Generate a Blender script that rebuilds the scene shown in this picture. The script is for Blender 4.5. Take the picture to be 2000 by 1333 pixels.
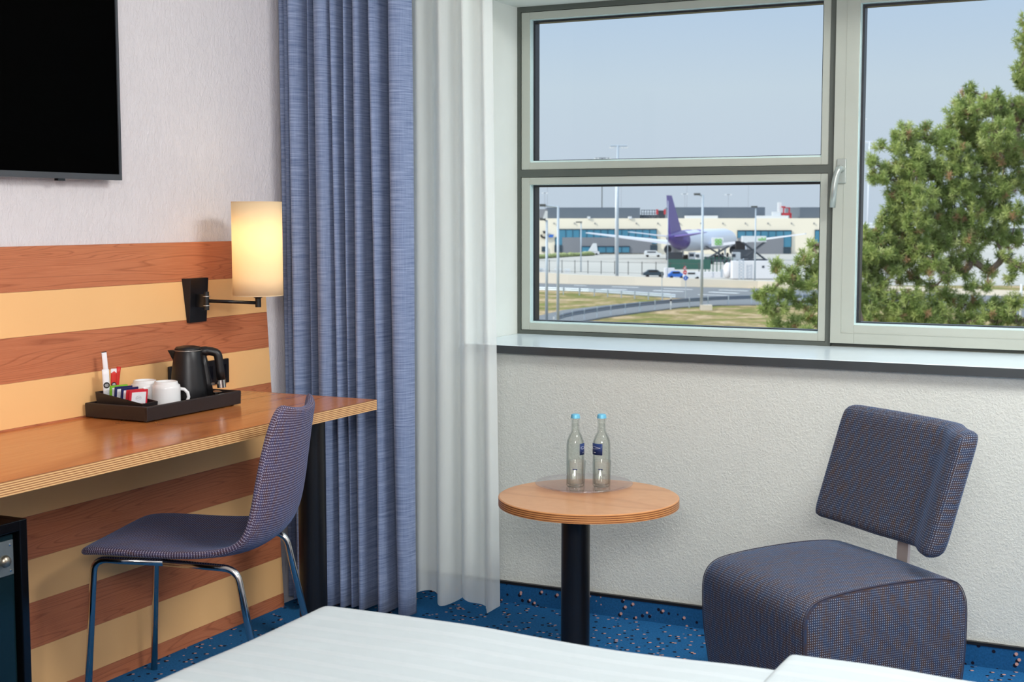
import bpy, bmesh, math, random
import numpy as np
from mathutils import Vector, Matrix, noise as mnoise
random.seed(7)
for o in list(bpy.data.objects): bpy.data.objects.remove(o)
scn = bpy.context.scene
R = math.radians
# ------------------------------------------------------------------ camera
CAM = Vector((2.769, -4.193, 1.322)); FPX = 2707.0
YAW, PITCH, ROLL = R(26.32), R(5.118), R(-0.037)
cy, sy, cp, sp = math.cos(YAW), math.sin(YAW), math.cos(PITCH), math.sin(PITCH)
FW = Vector((-sy*cp, cy*cp, -sp)); RT = Vector((cy, sy, 0)); UP = RT.cross(FW)
cr, sr = math.cos(ROLL), math.sin(ROLL)
RT, UP = cr*RT + sr*UP, -sr*RT + cr*UP
cd = bpy.data.cameras.new('camera'); cam = bpy.data.objects.new('camera', cd)
scn.collection.objects.link(cam); scn.camera = cam
cam.matrix_world = Matrix(((RT.x, UP.x, -FW.x, CAM.x), (RT.y, UP.y, -FW.y, CAM.y), (RT.z, UP.z, -FW.z, CAM.z), (0, 0, 0, 1)))
cd.sensor_width = 36; cd.lens = FPX*36/2000; cd.clip_end = 3000; cd.clip_start = .05
cd.dof.use_dof = True; cd.dof.focus_distance = 4.3; cd.dof.aperture_fstop = 9
# ------------------------------------------------------------------ exposure
scn.view_settings.view_transform = 'Standard'; scn.view_settings.look = 'None'
scn.view_settings.exposure = 0; scn.view_settings.gamma = 1; scn.view_settings.use_curve_mapping = False
scn.cycles.transparent_max_bounces = 32
def lin(c):
    return tuple(((v/255)/12.92 if v/255 <= .04045 else ((v/255+.055)/1.055)**2.4) for v in c)
# ------------------------------------------------------------------ sky
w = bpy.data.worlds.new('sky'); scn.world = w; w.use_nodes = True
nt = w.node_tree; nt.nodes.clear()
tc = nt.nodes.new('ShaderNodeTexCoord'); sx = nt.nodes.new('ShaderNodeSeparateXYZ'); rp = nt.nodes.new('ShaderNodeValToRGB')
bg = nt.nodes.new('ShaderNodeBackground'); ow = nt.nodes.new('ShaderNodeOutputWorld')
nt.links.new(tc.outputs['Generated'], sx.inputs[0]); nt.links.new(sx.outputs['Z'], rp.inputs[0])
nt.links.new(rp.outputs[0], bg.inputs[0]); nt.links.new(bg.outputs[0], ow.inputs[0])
e = rp.color_ramp.elements
e[0].position = 0; e[0].color = (*lin((196, 210, 226)), 1)
e[1].position = .16; e[1].color = (*lin((182, 206, 233)), 1)
for pos, c in ((.05, (199, 213, 228)), (.09, (200, 216, 230)), (.6, (200, 218, 238))):
    k = e.new(pos); k.color = (*lin(c), 1)
mr = nt.nodes.new('ShaderNodeMapRange'); mr.inputs['From Min'].default_value = .2; mr.inputs['From Max'].default_value = .6   # extra sky brightness added above the view to light sill and reveals
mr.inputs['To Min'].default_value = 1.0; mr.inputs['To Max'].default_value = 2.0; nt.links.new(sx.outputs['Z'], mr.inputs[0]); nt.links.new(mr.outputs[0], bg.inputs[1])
# ------------------------------------------------------------------ sun and added room fill lights
def light(name, kind, loc, energy, col, target=None, **kw):
    d = bpy.data.lights.new(name, kind); d.energy = energy; d.color = col
    for k, v in kw.items(): setattr(d, k, v)
    o = bpy.data.objects.new(name, d); scn.collection.objects.link(o); o.location = loc
    if target is not None:
        o.rotation_euler = (Vector(target)-Vector(loc)).to_track_quat('-Z', 'Y').to_euler()
    return o
sd = (-.55, -.62, .56)
light('sun', 'SUN', (0, 0, 40), 3.3, (1, .95, .86), (-sd[0]*10, -sd[1]*10, 40-sd[2]*10), angle=.01)
light('window_side_fill', 'AREA', (2.95, -1.35, 2.56), 78, (.99, 1, .98), (2.3, -1.0, 0), shape='RECTANGLE', size=1.0, size_y=.8)  # added unseen area light near the window, brightens sill, reveal and sheer
light('rear_fill', 'AREA', (2.98, -4.6, 1.95), 64, (1, .985, .975), (.8, -.2, 1.15), shape='RECTANGLE', size=1.1, size_y=.6)  # added unseen fill behind the camera for the walls, kept low to spare the bed
# ------------------------------------------------------------------ node helpers
class N:
    def __init__(s, name, rough=.5, spec=.5, metal=0, base=(.8, .8, .8)):
        s.m = bpy.data.materials.new(name); s.m.use_nodes = True; s.t = s.m.node_tree
        s.b = s.t.nodes['Principled BSDF']; s.out = s.t.nodes['Material Output']
        s.b.inputs['Roughness'].default_value = rough; s.b.inputs['Specular IOR Level'].default_value = spec
        s.b.inputs['Metallic'].default_value = metal; s.b.inputs['Base Color'].default_value = (*base, 1)
        s._tc = None
    def n(s, typ, **kw):
        k = s.t.nodes.new('ShaderNode'+typ)
        for a, v in kw.items(): setattr(k, a, v)
        return k
    def l(s, a, b): s.t.links.new(a, b)
    def coord(s, which='Object', scale=(1, 1, 1), rot=(0, 0, 0), loc=(0, 0, 0)):
        if s._tc is None: s._tc = s.n('TexCoord')
        mp = s.n('Mapping'); mp.inputs['Scale'].default_value = scale; mp.inputs['Rotation'].default_value = rot; mp.inputs['Location'].default_value = loc
        s.l(s._tc.outputs[which], mp.inputs[0]); return mp.outputs[0]
    def noise(s, vec, scale=5, detail=2, rough=.5, dist=0):
        k = s.n('TexNoise'); k.inputs['Scale'].default_value = scale; k.inputs['Detail'].default_value = detail
        k.inputs['Roughness'].default_value = rough; k.inputs['Distortion'].default_value = dist
        s.l(vec, k.inputs['Vector']); return k.outputs['Fac']
    def ramp(s, fac, stops, interp='LINEAR'):
        k = s.n('ValToRGB'); k.color_ramp.interpolation = interp; el = k.color_ramp.elements
        el[0].position, el[0].color = stops[0][0], (*stops[0][1], 1)
        el[1].position, el[1].color = stops[1][0], (*stops[1][1], 1)
        for p, c in stops[2:]: q = el.new(p); q.color = (*c, 1)
        s.l(fac, k.inputs[0]); return k.outputs[0]
    def mix(s, fac, a, b, mode='MIX'):
        k = s.n('MixRGB', blend_type=mode)
        for i, v in ((0, fac), (1, a), (2, b)):
            if hasattr(v, 'is_output'): s.l(v, k.inputs[i])
            else: k.inputs[i].default_value = v if i == 0 else (*v, 1)
        return k.outputs[0]
    def math(s, op, a, b=0.0, c=None):
        k = s.n('Math', operation=op)
        for i, v in enumerate((a, b, c)):
            if v is None: continue
            if hasattr(v, 'is_output'): s.l(v, k.inputs[i])
            else: k.inputs[i].default_value = v
        return k.outputs[0]
    def color(s, sock): s.l(sock, s.b.inputs['Base Color']); return s
    def bump(s, h, strength=.3, dist=.01):
        k = s.n('Bump'); k.inputs['Strength'].default_value = strength; k.inputs['Distance'].default_value = dist
        s.l(h, k.inputs['Height']); s.l(k.outputs[0], s.b.inputs['Normal']); return s
M = {}
def plain(key, rgb, rough=.5, metal=0, spec=.5, var=.06, sc=8, bump=0):
    a = N(key, rough, spec, metal, lin(rgb)); c = lin(rgb)
    f = a.noise(a.coord(), sc, 3)
    a.color(a.ramp(f, [(.3, tuple(v*(1-var) for v in c)), (.7, tuple(min(1, v*(1+var)) for v in c))]))
    if bump: a.bump(a.noise(a.coord(), sc*20, 3), bump, .002)
    M[key] = a.m; return a
def plaster(key, rgb, scale, stretch=1.0, st=.5):
    a = N(key, .9, .2); c = lin(rgb); v = a.coord(scale=(1, 1, stretch))
    h1 = a.noise(v, scale, 4, .6, .6); h2 = a.noise(v, scale*.35, 2, .5)
    a.color(a.ramp(h2, [(.35, tuple(x*.97 for x in c)), (.65, c)]))
    a.bump(a.math('ADD', a.ramp(h1, [(.42, (0, 0, 0)), (.62, (1, 1, 1))]), h2), st, .003); M[key] = a.m
plaster('plaster_left', (221, 216, 218), 85, .55, .42)
plaster('plaster_window', (214, 216, 208), 150, .9, .42)
plain('paint_white', (228, 232, 224), .6, var=.02)
plain('ceiling_white', (235, 233, 228), .9, var=.02)
plain('frame_cream', (172, 177, 167), .35, var=.015)
plain('frame_dark', (78, 84, 78), .45, var=.03)
plain('gasket', (22, 24, 32), .4)
plain('bead_bright', (205, 228, 226), .3, var=.02)
plain('sill_stone', (228, 240, 244), .22, var=.02, spec=1.0)
plain('sill_edge', (58, 62, 64), .35)
plain('satin_alu', (176, 184, 178), .3, .5)
plain('black_metal', (16, 16, 19), .32, 0, .5)
plain('black_satin', (20, 19, 21), .38, 0, .45)
plain('black_gloss', (9, 9, 11), .1, 0, .6)
plain('tv_screen', (0, 0, 0), .5, 0, .02)
plain('tv_bezel', (74, 77, 82), .4, .2)
plain('bar_alu', (206, 196, 190), .45, .35)
plain('chrome', (205, 203, 200), .12, 1)
plain('steel_brushed', (190, 186, 180), .35, .9)
plain('leatherette', (34, 27, 27), .42, bump=.15)
plain('porcelain', (232, 232, 232), .12, var=.01)
plain('paper_white', (236, 236, 240), .6, var=.02)
plain('paper_red', (205, 40, 28), .5)
plain('paper_crimson', (206, 42, 60), .5)
plain('paper_green', (125, 190, 48), .5)
plain('paper_navy', (28, 36, 92), .5)
plain('ink_grey', (130, 130, 135), .6)
plain('ink_black', (26, 24, 26), .6)
plain('ink_pink', (190, 60, 80), .6)
plain('cap_blue', (112, 190, 222), .35, .2)
plain('label_navy', (24, 50, 104), .45)
plain('fridge_glass', (14, 32, 38), .12)
plain('fridge_plate', (120, 128, 130), .4, .6)
plain('brass_grey', (175, 165, 148), .3, .9)
plain('yellow_laminate', (244, 192, 130), .42, var=.03, sc=2)
# cherry wood with cathedral grain
def wood(key, base, dark, light_, rough, s=(3.2, .55, 9.0), k=26, spec=.4):
    a = N(key, rough, spec); v = a.coord(scale=s)
    f = a.noise(v, 1.3, 2, .45, .35)
    rings = a.math('FRACT', a.math('MULTIPLY', f, k))
    line = a.ramp(rings, [(0, (1, 1, 1)), (.16, (0, 0, 0)), (.82, (0, 0, 0)), (1, (.75, .75, .75))])
    fib = a.noise(a.coord(scale=(s[0]*20, s[1]*6, s[2]*20)), 2.5, 3, .6)
    c1 = a.ramp(fib, [(.3, lin(base)), (.7, lin(light_))])
    c2 = a.mix(a.math('MULTIPLY', line, .62), c1, lin(dark))
    c3 = a.mix(a.math('MULTIPLY', a.noise(a.coord(scale=(1, .8, 3)), 1.2, 1), .35), c2, lin(dark))
    a.color(c3); M[key] = a.m
wood('cherry', (192, 114, 76), (142, 74, 46), (208, 132, 92), .42)
wood('desk_top', (200, 122, 64), (166, 92, 44), (214, 138, 78), .2, (2.0, .4, 2.0), 7, .5)
wood('table_top', (205, 150, 104), (180, 120, 76), (216, 164, 118), .3, (.5, 2.2, 2.2), 6, .5)
def ply(key, hi, lo, step, z0):
    a = N(key, .4); s = a.n('SeparateXYZ'); a.l(a.coord('Object'), s.inputs[0])
    f = a.math('FRACT', a.math('DIVIDE', a.math('SUBTRACT', s.outputs[2], z0), step))
    a.color(a.ramp(f, [(0, lin(hi)), (.52, lin(hi)), (.6, lin(lo)), (.95, lin(lo))])); M[key] = a.m
ply('ply_edge', (228, 182, 126), (150, 96, 56), .0052, 0)
ply('ply_edge_small', (206, 142, 84), (132, 78, 42), .0058, 0)
# upholstery: brown and navy weave with pale dots (uv in metres)
def weave(key, pitch, dot, c1, c2, thr=.32, line=False):
    a = N(key, .85, .25); tcn = a.n('TexCoord'); s = a.n('SeparateXYZ'); a.l(tcn.outputs['UV'], s.inputs[0])
    k = math.pi*2/pitch
    u = a.math('SINE', a.math('MULTIPLY', s.outputs[0], k)); v = a.math('SINE', a.math('MULTIPLY', s.outputs[1], k))
    if line: pr = a.math('ADD', a.math('MULTIPLY', v, .75), a.math('MULTIPLY', u, .45))
    else: pr = a.math('MULTIPLY', a.math('ADD', u, 1), a.math('ADD', v, 1)); pr = a.math('SUBTRACT', a.math('MULTIPLY', pr, .5), 1)
    m = a.ramp(pr, [(thr, (0, 0, 0)), (thr+.28, (1, 1, 1))])
    mp = a.n('Mapping'); mp.inputs['Scale'].default_value = (70, 22, 1); a.l(tcn.outputs['UV'], mp.inputs[0])
    nb = a.noise(mp.outputs[0], 1.0, 3, .7)
    base = a.ramp(nb, [(.38, lin(c1)), (.6, lin(c2))])
    nd = a.noise(mp.outputs[0], 3.0, 2, .6)
    dc = a.mix(nd, lin(dot), tuple(x*.55 for x in lin(dot)))
    a.color(a.mix(m, base, dc)); a.bump(pr, .25, .0012)
    a.b.inputs['Sheen Weight'].default_value = .25; a.b.inputs['Sheen Tint'].default_value = (*lin((120, 160, 215)), 1); a.b.inputs['Sheen Roughness'].default_value = .4
    M[key] = a.m
weave('lounge_fabric', .0062, (172, 182, 200), (66, 50, 46), (44, 56, 80), .24)
weave('desk_chair_fabric', .0072, (176, 168, 186), (78, 52, 56), (66, 62, 94), .36, True)
# blue curtain cloth
a = N('curtain_cloth', .8, .3)
n1 = a.noise(a.coord('UV', (9, 230, 1)), 1, 3, .65); n2 = a.noise(a.coord('UV', (300, 9, 1)), 1, 2, .6); n3 = a.noise(a.coord('UV', (2, 5, 1)), 1, 2)
c = a.ramp(a.math('ADD', a.math('MULTIPLY', n1, .78), a.math('MULTIPLY', n2, .22)), [(.34, lin((88, 104, 138))), (.64, lin((152, 166, 196)))])
a.color(a.mix(a.math('MULTIPLY', n3, .35), c, lin((104, 124, 160)))); a.bump(n1, .2, .001)
a.b.inputs['Sheen Weight'].default_value = .2; M['curtain_cloth'] = a.m
# sheer
a = N('sheer_cloth', .9, .1, base=lin((244, 250, 248)))
tr = a.n('BsdfTransparent'); tl = a.n('BsdfTranslucent'); tl.inputs[0].default_value = (*lin((248, 252, 250)), 1)
m1 = a.n('MixShader'); m1.inputs[0].default_value = .34; a.l(a.b.outputs[0], m1.inputs[1]); a.l(tl.outputs[0], m1.inputs[2])
lw = a.n('LayerWeight'); lw.inputs['Blend'].default_value = .35
th = a.math('MULTIPLY_ADD', lw.outputs['Facing'], -.30, .34)
m2 = a.n('MixShader'); a.l(th, m2.inputs[0]); a.l(m1.outputs[0], m2.inputs[1]); a.l(tr.outputs[0], m2.inputs[2]); a.l(m2.outputs[0], a.out.inputs[0]); M['sheer_cloth'] = a.m
# carpet
def carpet(key, scale, sc, dim=1.0):
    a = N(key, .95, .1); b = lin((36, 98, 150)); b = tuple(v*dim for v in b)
    v = a.coord(scale=sc)
    def dots(off, th):
        mp = a.n('Mapping'); mp.inputs['Location'].default_value = off; a.l(v, mp.inputs[0])
        k = a.n('TexVoronoi'); k.inputs['Scale'].default_value = scale; k.inputs['Randomness'].default_value = .95; a.l(mp.outputs[0], k.inputs['Vector'])
        return a.ramp(k.outputs['Distance'], [(th, (1, 1, 1)), (th+.05, (0, 0, 0))])
    nb = a.noise(a.coord(), 160, 2, .6)
    base = a.ramp(nb, [(.3, tuple(x*.8 for x in b)), (.7, tuple(x*1.15 for x in b))])
    c1 = a.mix(dots((.005, .003, .005), .2), base, lin((22, 24, 40)))
    a.color(a.mix(dots((0, 0, 0), .16), c1, lin((196, 152, 140)))); a.bump(nb, .3, .002); M[key] = a.m
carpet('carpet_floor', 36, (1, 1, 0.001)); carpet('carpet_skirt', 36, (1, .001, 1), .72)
# duvet satin stripe
a = N('duvet_cloth', .75, .25); s = a.n('SeparateXYZ'); a.l(a.coord('Object'), s.inputs[0])
f = a.math('SINE', a.math('MULTIPLY', s.outputs[1], 2*math.pi/.058))
st = a.ramp(f, [(.35, (0, 0, 0)), (.65, (1, 1, 1))])
a.color(a.mix(st, lin((178, 188, 191)), lin((184, 193, 196))))
a.l(a.math('MULTIPLY_ADD', st, -.25, .8), a.b.inputs['Roughness']); a.bump(a.noise(a.coord(), 6, 3, .5), .25, .02); M['duvet_cloth'] = a.m
plain('divan_cloth', (80, 84, 96), .9)
# glass
def thin_glass(key, tint=(1, 1, 1), refl=.06):
    a = N(key); t = a.n('BsdfTransparent'); t.inputs[0].default_value = (*tint, 1); g = a.n('BsdfGlossy'); g.inputs['Roughness'].default_value = .02
    fr = a.n('Fresnel'); fr.inputs[0].default_value = 1.45; m = a.n('MixShader')
    a.l(a.math('MULTIPLY', fr.outputs[0], refl/.04), m.inputs[0]); a.l(t.outputs[0], m.inputs[1]); a.l(g.outputs[0], m.inputs[2]); a.l(m.outputs[0], a.out.inputs[0]); M[key] = a.m
def clear_glass(key, tint, edge, refl):
    a = N(key); t = a.n('BsdfTransparent'); g = a.n('BsdfGlossy'); g.inputs['Roughness'].default_value = .03
    lw = a.n('LayerWeight'); lw.inputs['Blend'].default_value = .5
    p = a.math('POWER', lw.outputs['Facing'], 4.0)
    a.l(a.mix(p, tint, edge), t.inputs[0]); m = a.n('MixShader'); a.l(a.math('MULTIPLY_ADD', p, .35, refl), m.inputs[0])
    a.l(t.outputs[0], m.inputs[1]); a.l(g.outputs[0], m.inputs[2]); a.l(m.outputs[0], a.out.inputs[0]); M[key] = a.m
clear_glass('pane_glass', (.975, .985, .98), (.9, .95, .95), .006)
def solid_glass(key, col, ior):
    a = N(key, .01, .5, 0, col); a.b.inputs['Transmission Weight'].default_value = 1; a.b.inputs['IOR'].default_value = ior; M[key] = a.m
clear_glass('bottle_glass', (.975, .985, .975), (.22, .28, .28), .03); clear_glass('water', (.965, .97, .96), (.6, .66, .66), .01); clear_glass('acrylic', (.99, .975, .985), (.9, .88, .92), .10); clear_glass('tumbler_glass', (.985, .99, .985), (.66, .72, .72), .07)
# lamp shade
a = N('shade_cloth', .8, .1, base=lin((250, 232, 200)))
tl = a.n('BsdfTranslucent'); tl.inputs[0].default_value = (*lin((255, 242, 214)), 1)
m1 = a.n('MixShader'); m1.inputs[0].default_value = .5; a.l(a.b.outputs[0], m1.inputs[1]); a.l(tl.outputs[0], m1.inputs[2]); a.l(m1.outputs[0], a.out.inputs[0]); M['shade_cloth'] = a.m
a = N('bulb_glow'); em = a.n('Emission'); em.inputs[0].default_value = (1, .84, .58, 1); em.inputs[1].default_value = 4; a.l(em.outputs[0], a.out.inputs[0]); M['bulb_glow'] = a.m
# ------------------------------------------------------------------ mesh helpers
COL = scn.collection; ORG = {}
def tag(o, label=None, cat=None, group=None, kind=None):
    if label: o['label'] = label
    if cat: o['category'] = cat
    if group: o['group'] = group
    if kind: o['kind'] = kind
    return o
def thing(name, loc, label, cat, group=None):
    o = bpy.data.objects.new(name, None); COL.objects.link(o); o.location = loc; o.empty_display_size = .05
    ORG[o.name] = Vector(loc); return tag(o, label, cat, group)
def mk(name, bm, m, parent=None, smooth=False, sub=0, bev=0, solid=0, uv=False):
    bmesh.ops.recalc_face_normals(bm, faces=bm.faces[:])
    if uv:
        l = bm.loops.layers.uv.verify()
        for f in bm.faces:
            n = f.normal; ax = max(range(3), key=lambda i: abs(n[i]))
            for lp in f.loops:
                c = lp.vert.co; lp[l].uv = ((c.y, c.z), (c.x, c.z), (c.x, c.y))[ax]
    if parent is not None: org = ORG[parent.name].copy()
    else:
        xs = [v.co for v in bm.verts]
        org = Vector(((min(v.x for v in xs)+max(v.x for v in xs))/2, (min(v.y for v in xs)+max(v.y for v in xs))/2, min(v.z for v in xs)))
    bmesh.ops.translate(bm, verts=bm.verts[:], vec=-org)
    me = bpy.data.meshes.new(name); bm.to_mesh(me); bm.free()
    for p in me.polygons: p.use_smooth = bool(smooth)
    me.materials.append(M[m] if isinstance(m, str) else m)
    o = bpy.data.objects.new(name, me); COL.objects.link(o); ORG[o.name] = org
    if parent is not None: o.parent = parent
    else: o.location = org
    if bev:
        b = o.modifiers.new('b', 'BEVEL'); b.width = bev; b.segments = 3; b.limit_method = 'ANGLE'; b.angle_limit = R(35)
        for p in me.polygons: p.use_smooth = True
        me.set_sharp_from_angle(angle=R(35)) if False else None
        wn = o.modifiers.new('w', 'WEIGHTED_NORMAL'); wn.keep_sharp = True
    if solid: s_ = o.modifiers.new('s', 'SOLIDIFY'); s_.thickness = solid; s_.offset = 0
    if sub: s_ = o.modifiers.new('u', 'SUBSURF'); s_.levels = sub; s_.render_levels = sub
    return o
def struct(name, bm, m, **k): return tag(mk(name, bm, m, **k), kind='structure')
def box(bm, x0, x1, y0, y1, z0, z1):
    vs = [bm.verts.new((x, y, z)) for x in (x0, x1) for y in (y0, y1) for z in (z0, z1)]
    for f in ((0, 1, 3, 2), (4, 6, 7, 5), (0, 4, 5, 1), (2, 3, 7, 6), (0, 2, 6, 4), (1, 5, 7, 3)): bm.faces.new([vs[i] for i in f])
    return vs
def B(*b):
    bm = bmesh.new()
    for q in b: box(bm, *q)
    return bm
def hexa(bm, pts):
    vs = [bm.verts.new(p) for p in pts]
    for f in ((0, 1, 2, 3), (4, 7, 6, 5), (0, 4, 5, 1), (1, 5, 6, 2), (2, 6, 7, 3), (3, 7, 4, 0)): bm.faces.new([vs[i] for i in f])
def rframe(bm, x0, x1, z0, z1, w_, y0, y1):
    # rectangular ring in the x-z plane; w_ = (left, right, bottom, top)
    l, r_, b, t = w_ if isinstance(w_, tuple) else (w_,)*4
    box(bm, x0, x0+l, y0, y1, z0, z1); box(bm, x1-r_, x1, y0, y1, z0, z1)
    box(bm, x0+l, x1-r_, y0, y1, z0, z0+b); box(bm, x0+l, x1-r_, y0, y1, z1-t, z1)
def prism(bm, poly, z0, z1):
    a_ = [bm.verts.new((x, y, z0)) for x, y in poly]; b_ = [bm.verts.new((x, y, z1)) for x, y in poly]
    n = len(poly); bm.faces.new(a_); bm.faces.new(b_)
    for i in range(n): bm.faces.new((a_[i], a_[(i+1) % n], b_[(i+1) % n], b_[i]))
def lathe(bm, prof, c, seg=32, closed=False):
    rings = []
    for r_, z in prof:
        if r_ < 1e-6: rings.append([bm.verts.new((c[0], c[1], c[2]+z))])
        else: rings.append([bm.verts.new((c[0]+r_*math.cos(2*math.pi*i/seg), c[1]+r_*math.sin(2*math.pi*i/seg), c[2]+z)) for i in range(seg)])
    pr = list(zip(rings, rings[1:])) + ([(rings[-1], rings[0])] if closed else [])
    for a_, b_ in pr:
        for i in range(seg):
            j = (i+1) % seg
            if len(a_) == 1 and len(b_) == 1: continue
            if len(a_) == 1: bm.faces.new((a_[0], b_[j], b_[i]))
            elif len(b_) == 1: bm.faces.new((a_[i], a_[j], b_[0]))
            else: bm.faces.new((a_[i], a_[j], b_[j], b_[i]))
def tube(bm, pts, r_, seg=12, cap=True, sx_=1.0):
    pts = [Vector(p) for p in pts]; rr = r_ if isinstance(r_, (list, tuple)) else [r_]*len(pts)
    rings = []; ref = None
    for i, p in enumerate(pts):
        t = (pts[min(i+1, len(pts)-1)]-pts[max(i-1, 0)]).normalized()
        if ref is None: ref = Vector((0, 0, 1)) if abs(t.z) < .9 else Vector((1, 0, 0))
        u = (ref-t*ref.dot(t)).normalized(); ref = u; v = t.cross(u)
        rings.append([bm.verts.new(p+(u*math.cos(2*math.pi*k/seg)+v*math.sin(2*math.pi*k/seg)*sx_)*rr[i]) for k in range(seg)])
    for a_, b_ in zip(rings, rings[1:]):
        for k in range(seg): bm.faces.new((a_[k], a_[(k+1) % seg], b_[(k+1) % seg], b_[k]))
    if cap: bm.faces.new(rings[0]); bm.faces.new(rings[-1])
def fillet(pts, r_, n=6):
    pts = [Vector(p) for p in pts]; out = [pts[0]]
    for i in range(1, len(pts)-1):
        a_, b_, c_ = pts[i-1], pts[i], pts[i+1]; d1 = (a_-b_); d2 = (c_-b_); q = min(r_, d1.length*.45, d2.length*.45)
        p0 = b_+d1.normalized()*q; p2 = b_+d2.normalized()*q
        for k in range(n+1):
            t = k/n; out.append(p0*(1-t)**2+b_*2*t*(1-t)+p2*t*t)
    out.append(pts[-1]); return out
def TUBE(pts, r_, **k): bm = bmesh.new(); tube(bm, pts, r_, **k); return bm
def LATHE(prof, c, seg=32, closed=False): bm = bmesh.new(); lathe(bm, prof, c, seg, closed); return bm
# ------------------------------------------------------------------ room shell
ROOM_X, ROOM_Y, CEIL = 3.6, -4.9, 2.62
WX0, WX1, WZ0, WZ1, WD = .51, 3.25, .891, 2.085, .41
bm = B((-.2, ROOM_X+.2, ROOM_Y-.2, .6, -.15, 0)); struct('floor', bm, 'carpet_floor')
struct('ceiling', B((-.2, ROOM_X+.2, ROOM_Y-.2, .6, CEIL, CEIL+.15)), 'ceiling_white')
struct('wall_left', B((-.2, 0, ROOM_Y-.2, .6, 0, CEIL)), 'plaster_left')
struct('wall_right', B((ROOM_X, ROOM_X+.2, ROOM_Y-.2, .6, 0, CEIL)), 'plaster_left')
struct('wall_back', B((0, ROOM_X, ROOM_Y-.2, ROOM_Y, 0, CEIL)), 'plaster_left')
struct('wall_front', B((0, WX0, 0, .55, 0, CEIL), (WX1, ROOM_X, 0, .55, 0, CEIL), (WX0, WX1, 0, .55, 0, WZ0-.028), (WX0, WX1, 0, .55, WZ1, CEIL)), 'plaster_window')
# smooth painted reveal lining
struct('trim_1', B((WX0, WX0+.004, 0.002, WD+.02, WZ0, WZ1), (WX0, WX1, 0.002, WD+.02, WZ1-.004, WZ1), (WX1-.004, WX1, 0.002, WD+.02, WZ0, WZ1)), 'paint_white')
o = struct('baseboard_front', B((.004, ROOM_X, -.012, 0, 0, .064)), 'carpet_skirt')
tag(mk('edge_strip', B((.004, ROOM_X, -.014, 0, .064, .073)), 'black_satin', o), 'black top strip')
# sill
sl = struct('trim_2', B((WX0+.004, WX1, -.03, WD+.02, WZ0-.028, WZ0)), 'sill_stone', bev=.002)
tag(mk('sill_edge_strip', B((WX0+.02, WX1, -.034, -.03, WZ0-.028, WZ0-.0015)), 'sill_edge', sl), 'dark front edge strip')
# ------------------------------------------------------------------ window
wo = bpy.data.objects.new('window_1', None); COL.objects.link(wo); wo.location = (.51, WD, WZ0); ORG['window_1'] = Vector((.51, WD, WZ0)); wo['kind'] = 'structure'
Y0 = WD; X0 = WX0+.004
# dark outer frame with transom and mullion
mk('outer_frame', B((X0, .528, Y0, Y0+.09, WZ0, WZ1-.004), (.528, 1.660, Y0, Y0+.09, 2.062, WZ1-.004), (.528, 1.660, Y0, Y0+.09, WZ0, .905),
    (.528, 1.660, Y0, Y0+.09, 1.467, 1.493), (1.660, 1.677, Y0, Y0+.09, WZ0, WZ1-.004), (1.677, WX1, Y0+.02, Y0+.09, WZ0, .9), (1.677, WX1, Y0+.02, Y0+.09, 2.075, WZ1-.004)), 'frame_dark', wo)
def sash(x0, x1, z0, z1, wl, wr, wb, wt, yf, name):
    bm = bmesh.new(); rframe(bm, x0, x1, z0, z1, (wl, wr, wb, wt), yf, yf+.07); f = mk(name, bm, 'frame_cream', wo, bev=.0015)
    bm = bmesh.new(); rframe(bm, x0+wl, x1-wr, z0+wb, z1-wt, (.0015, .0015, .006, .0015), yf+.006, yf+.03); mk('glazing_bead', bm, 'bead_bright', f)
    bm = bmesh.new(); rframe(bm, x0+wl, x1-wr, z0+wb, z1-wt, .009, yf+.03, yf+.066); mk('gasket', bm, 'gasket', f)
    mk('pane', B((x0+wl+.004, x1-wr-.004, yf+.045, yf+.049, z0+wb+.004, z1-wt-.004)), 'pane_glass', f)
    return f
sash(.529, 1.659, 1.494, 2.061, .033, .025, .026, .026, Y0+.004, 'upper_sash')
sash(.529, 1.659, .906, 1.466, .033, .025, .026, .026, Y0+.004, 'lower_sash')
cs = sash(1.679, 3.2, .903, 2.074, .078, .078, .062, .062, Y0-.012, 'casement_sash')
bm = bmesh.new(); rframe(bm, 1.715, 3.164, .938, 2.039, .0015, Y0-.0135, Y0-.011); mk('sash_groove', bm, 'frame_cream', cs)
hd = mk('handle_plate', B((1.693, 1.723, Y0-.021, Y0-.012, 1.432, 1.512)), 'satin_alu', cs, bev=.002)
pts = fillet([(1.709, Y0-.02, 1.478), (1.709, Y0-.06, 1.481), (1.697, Y0-.062, 1.44), (1.690, Y0-.062, 1.352)], .02)
mk('handle_lever', TUBE(pts, .0105, seg=14), 'satin_alu', hd, smooth=True)
# ------------------------------------------------------------------ striped wall panelling
pn = thing('striped_wall_panel', (.01, -1.6, 0), 'striped wooden wall panelling of cherry boards and yellow boards along the left wall', 'wall panel')
ZS = [1.2465, 1.128, 1.0103, .8925, .774, .655, .533, .416, .299, .173, .0465, 0.0]
def pend(z): return -.4645 + (1.0638-z)/(1.0638-.0075)*.0755
for i in range(len(ZS)-1):
    z1, z0 = ZS[i]-.0003, ZS[i+1]+.0003; bm = bmesh.new(); x1 = .02
    hexa(bm, [(0.001, -4.6, z0), (x1, -4.6, z0), (x1, -4.6, z1), (0.001, -4.6, z1), (0.001, pend(z0), z0), (x1, pend(z0), z0), (x1, pend(z1), z1), (0.001, pend(z1), z1)])
    if i % 2 == 0: mk('cherry_board', bm, 'cherry', pn)
    else: mk('yellow_board', bm, 'yellow_laminate', pn)
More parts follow.
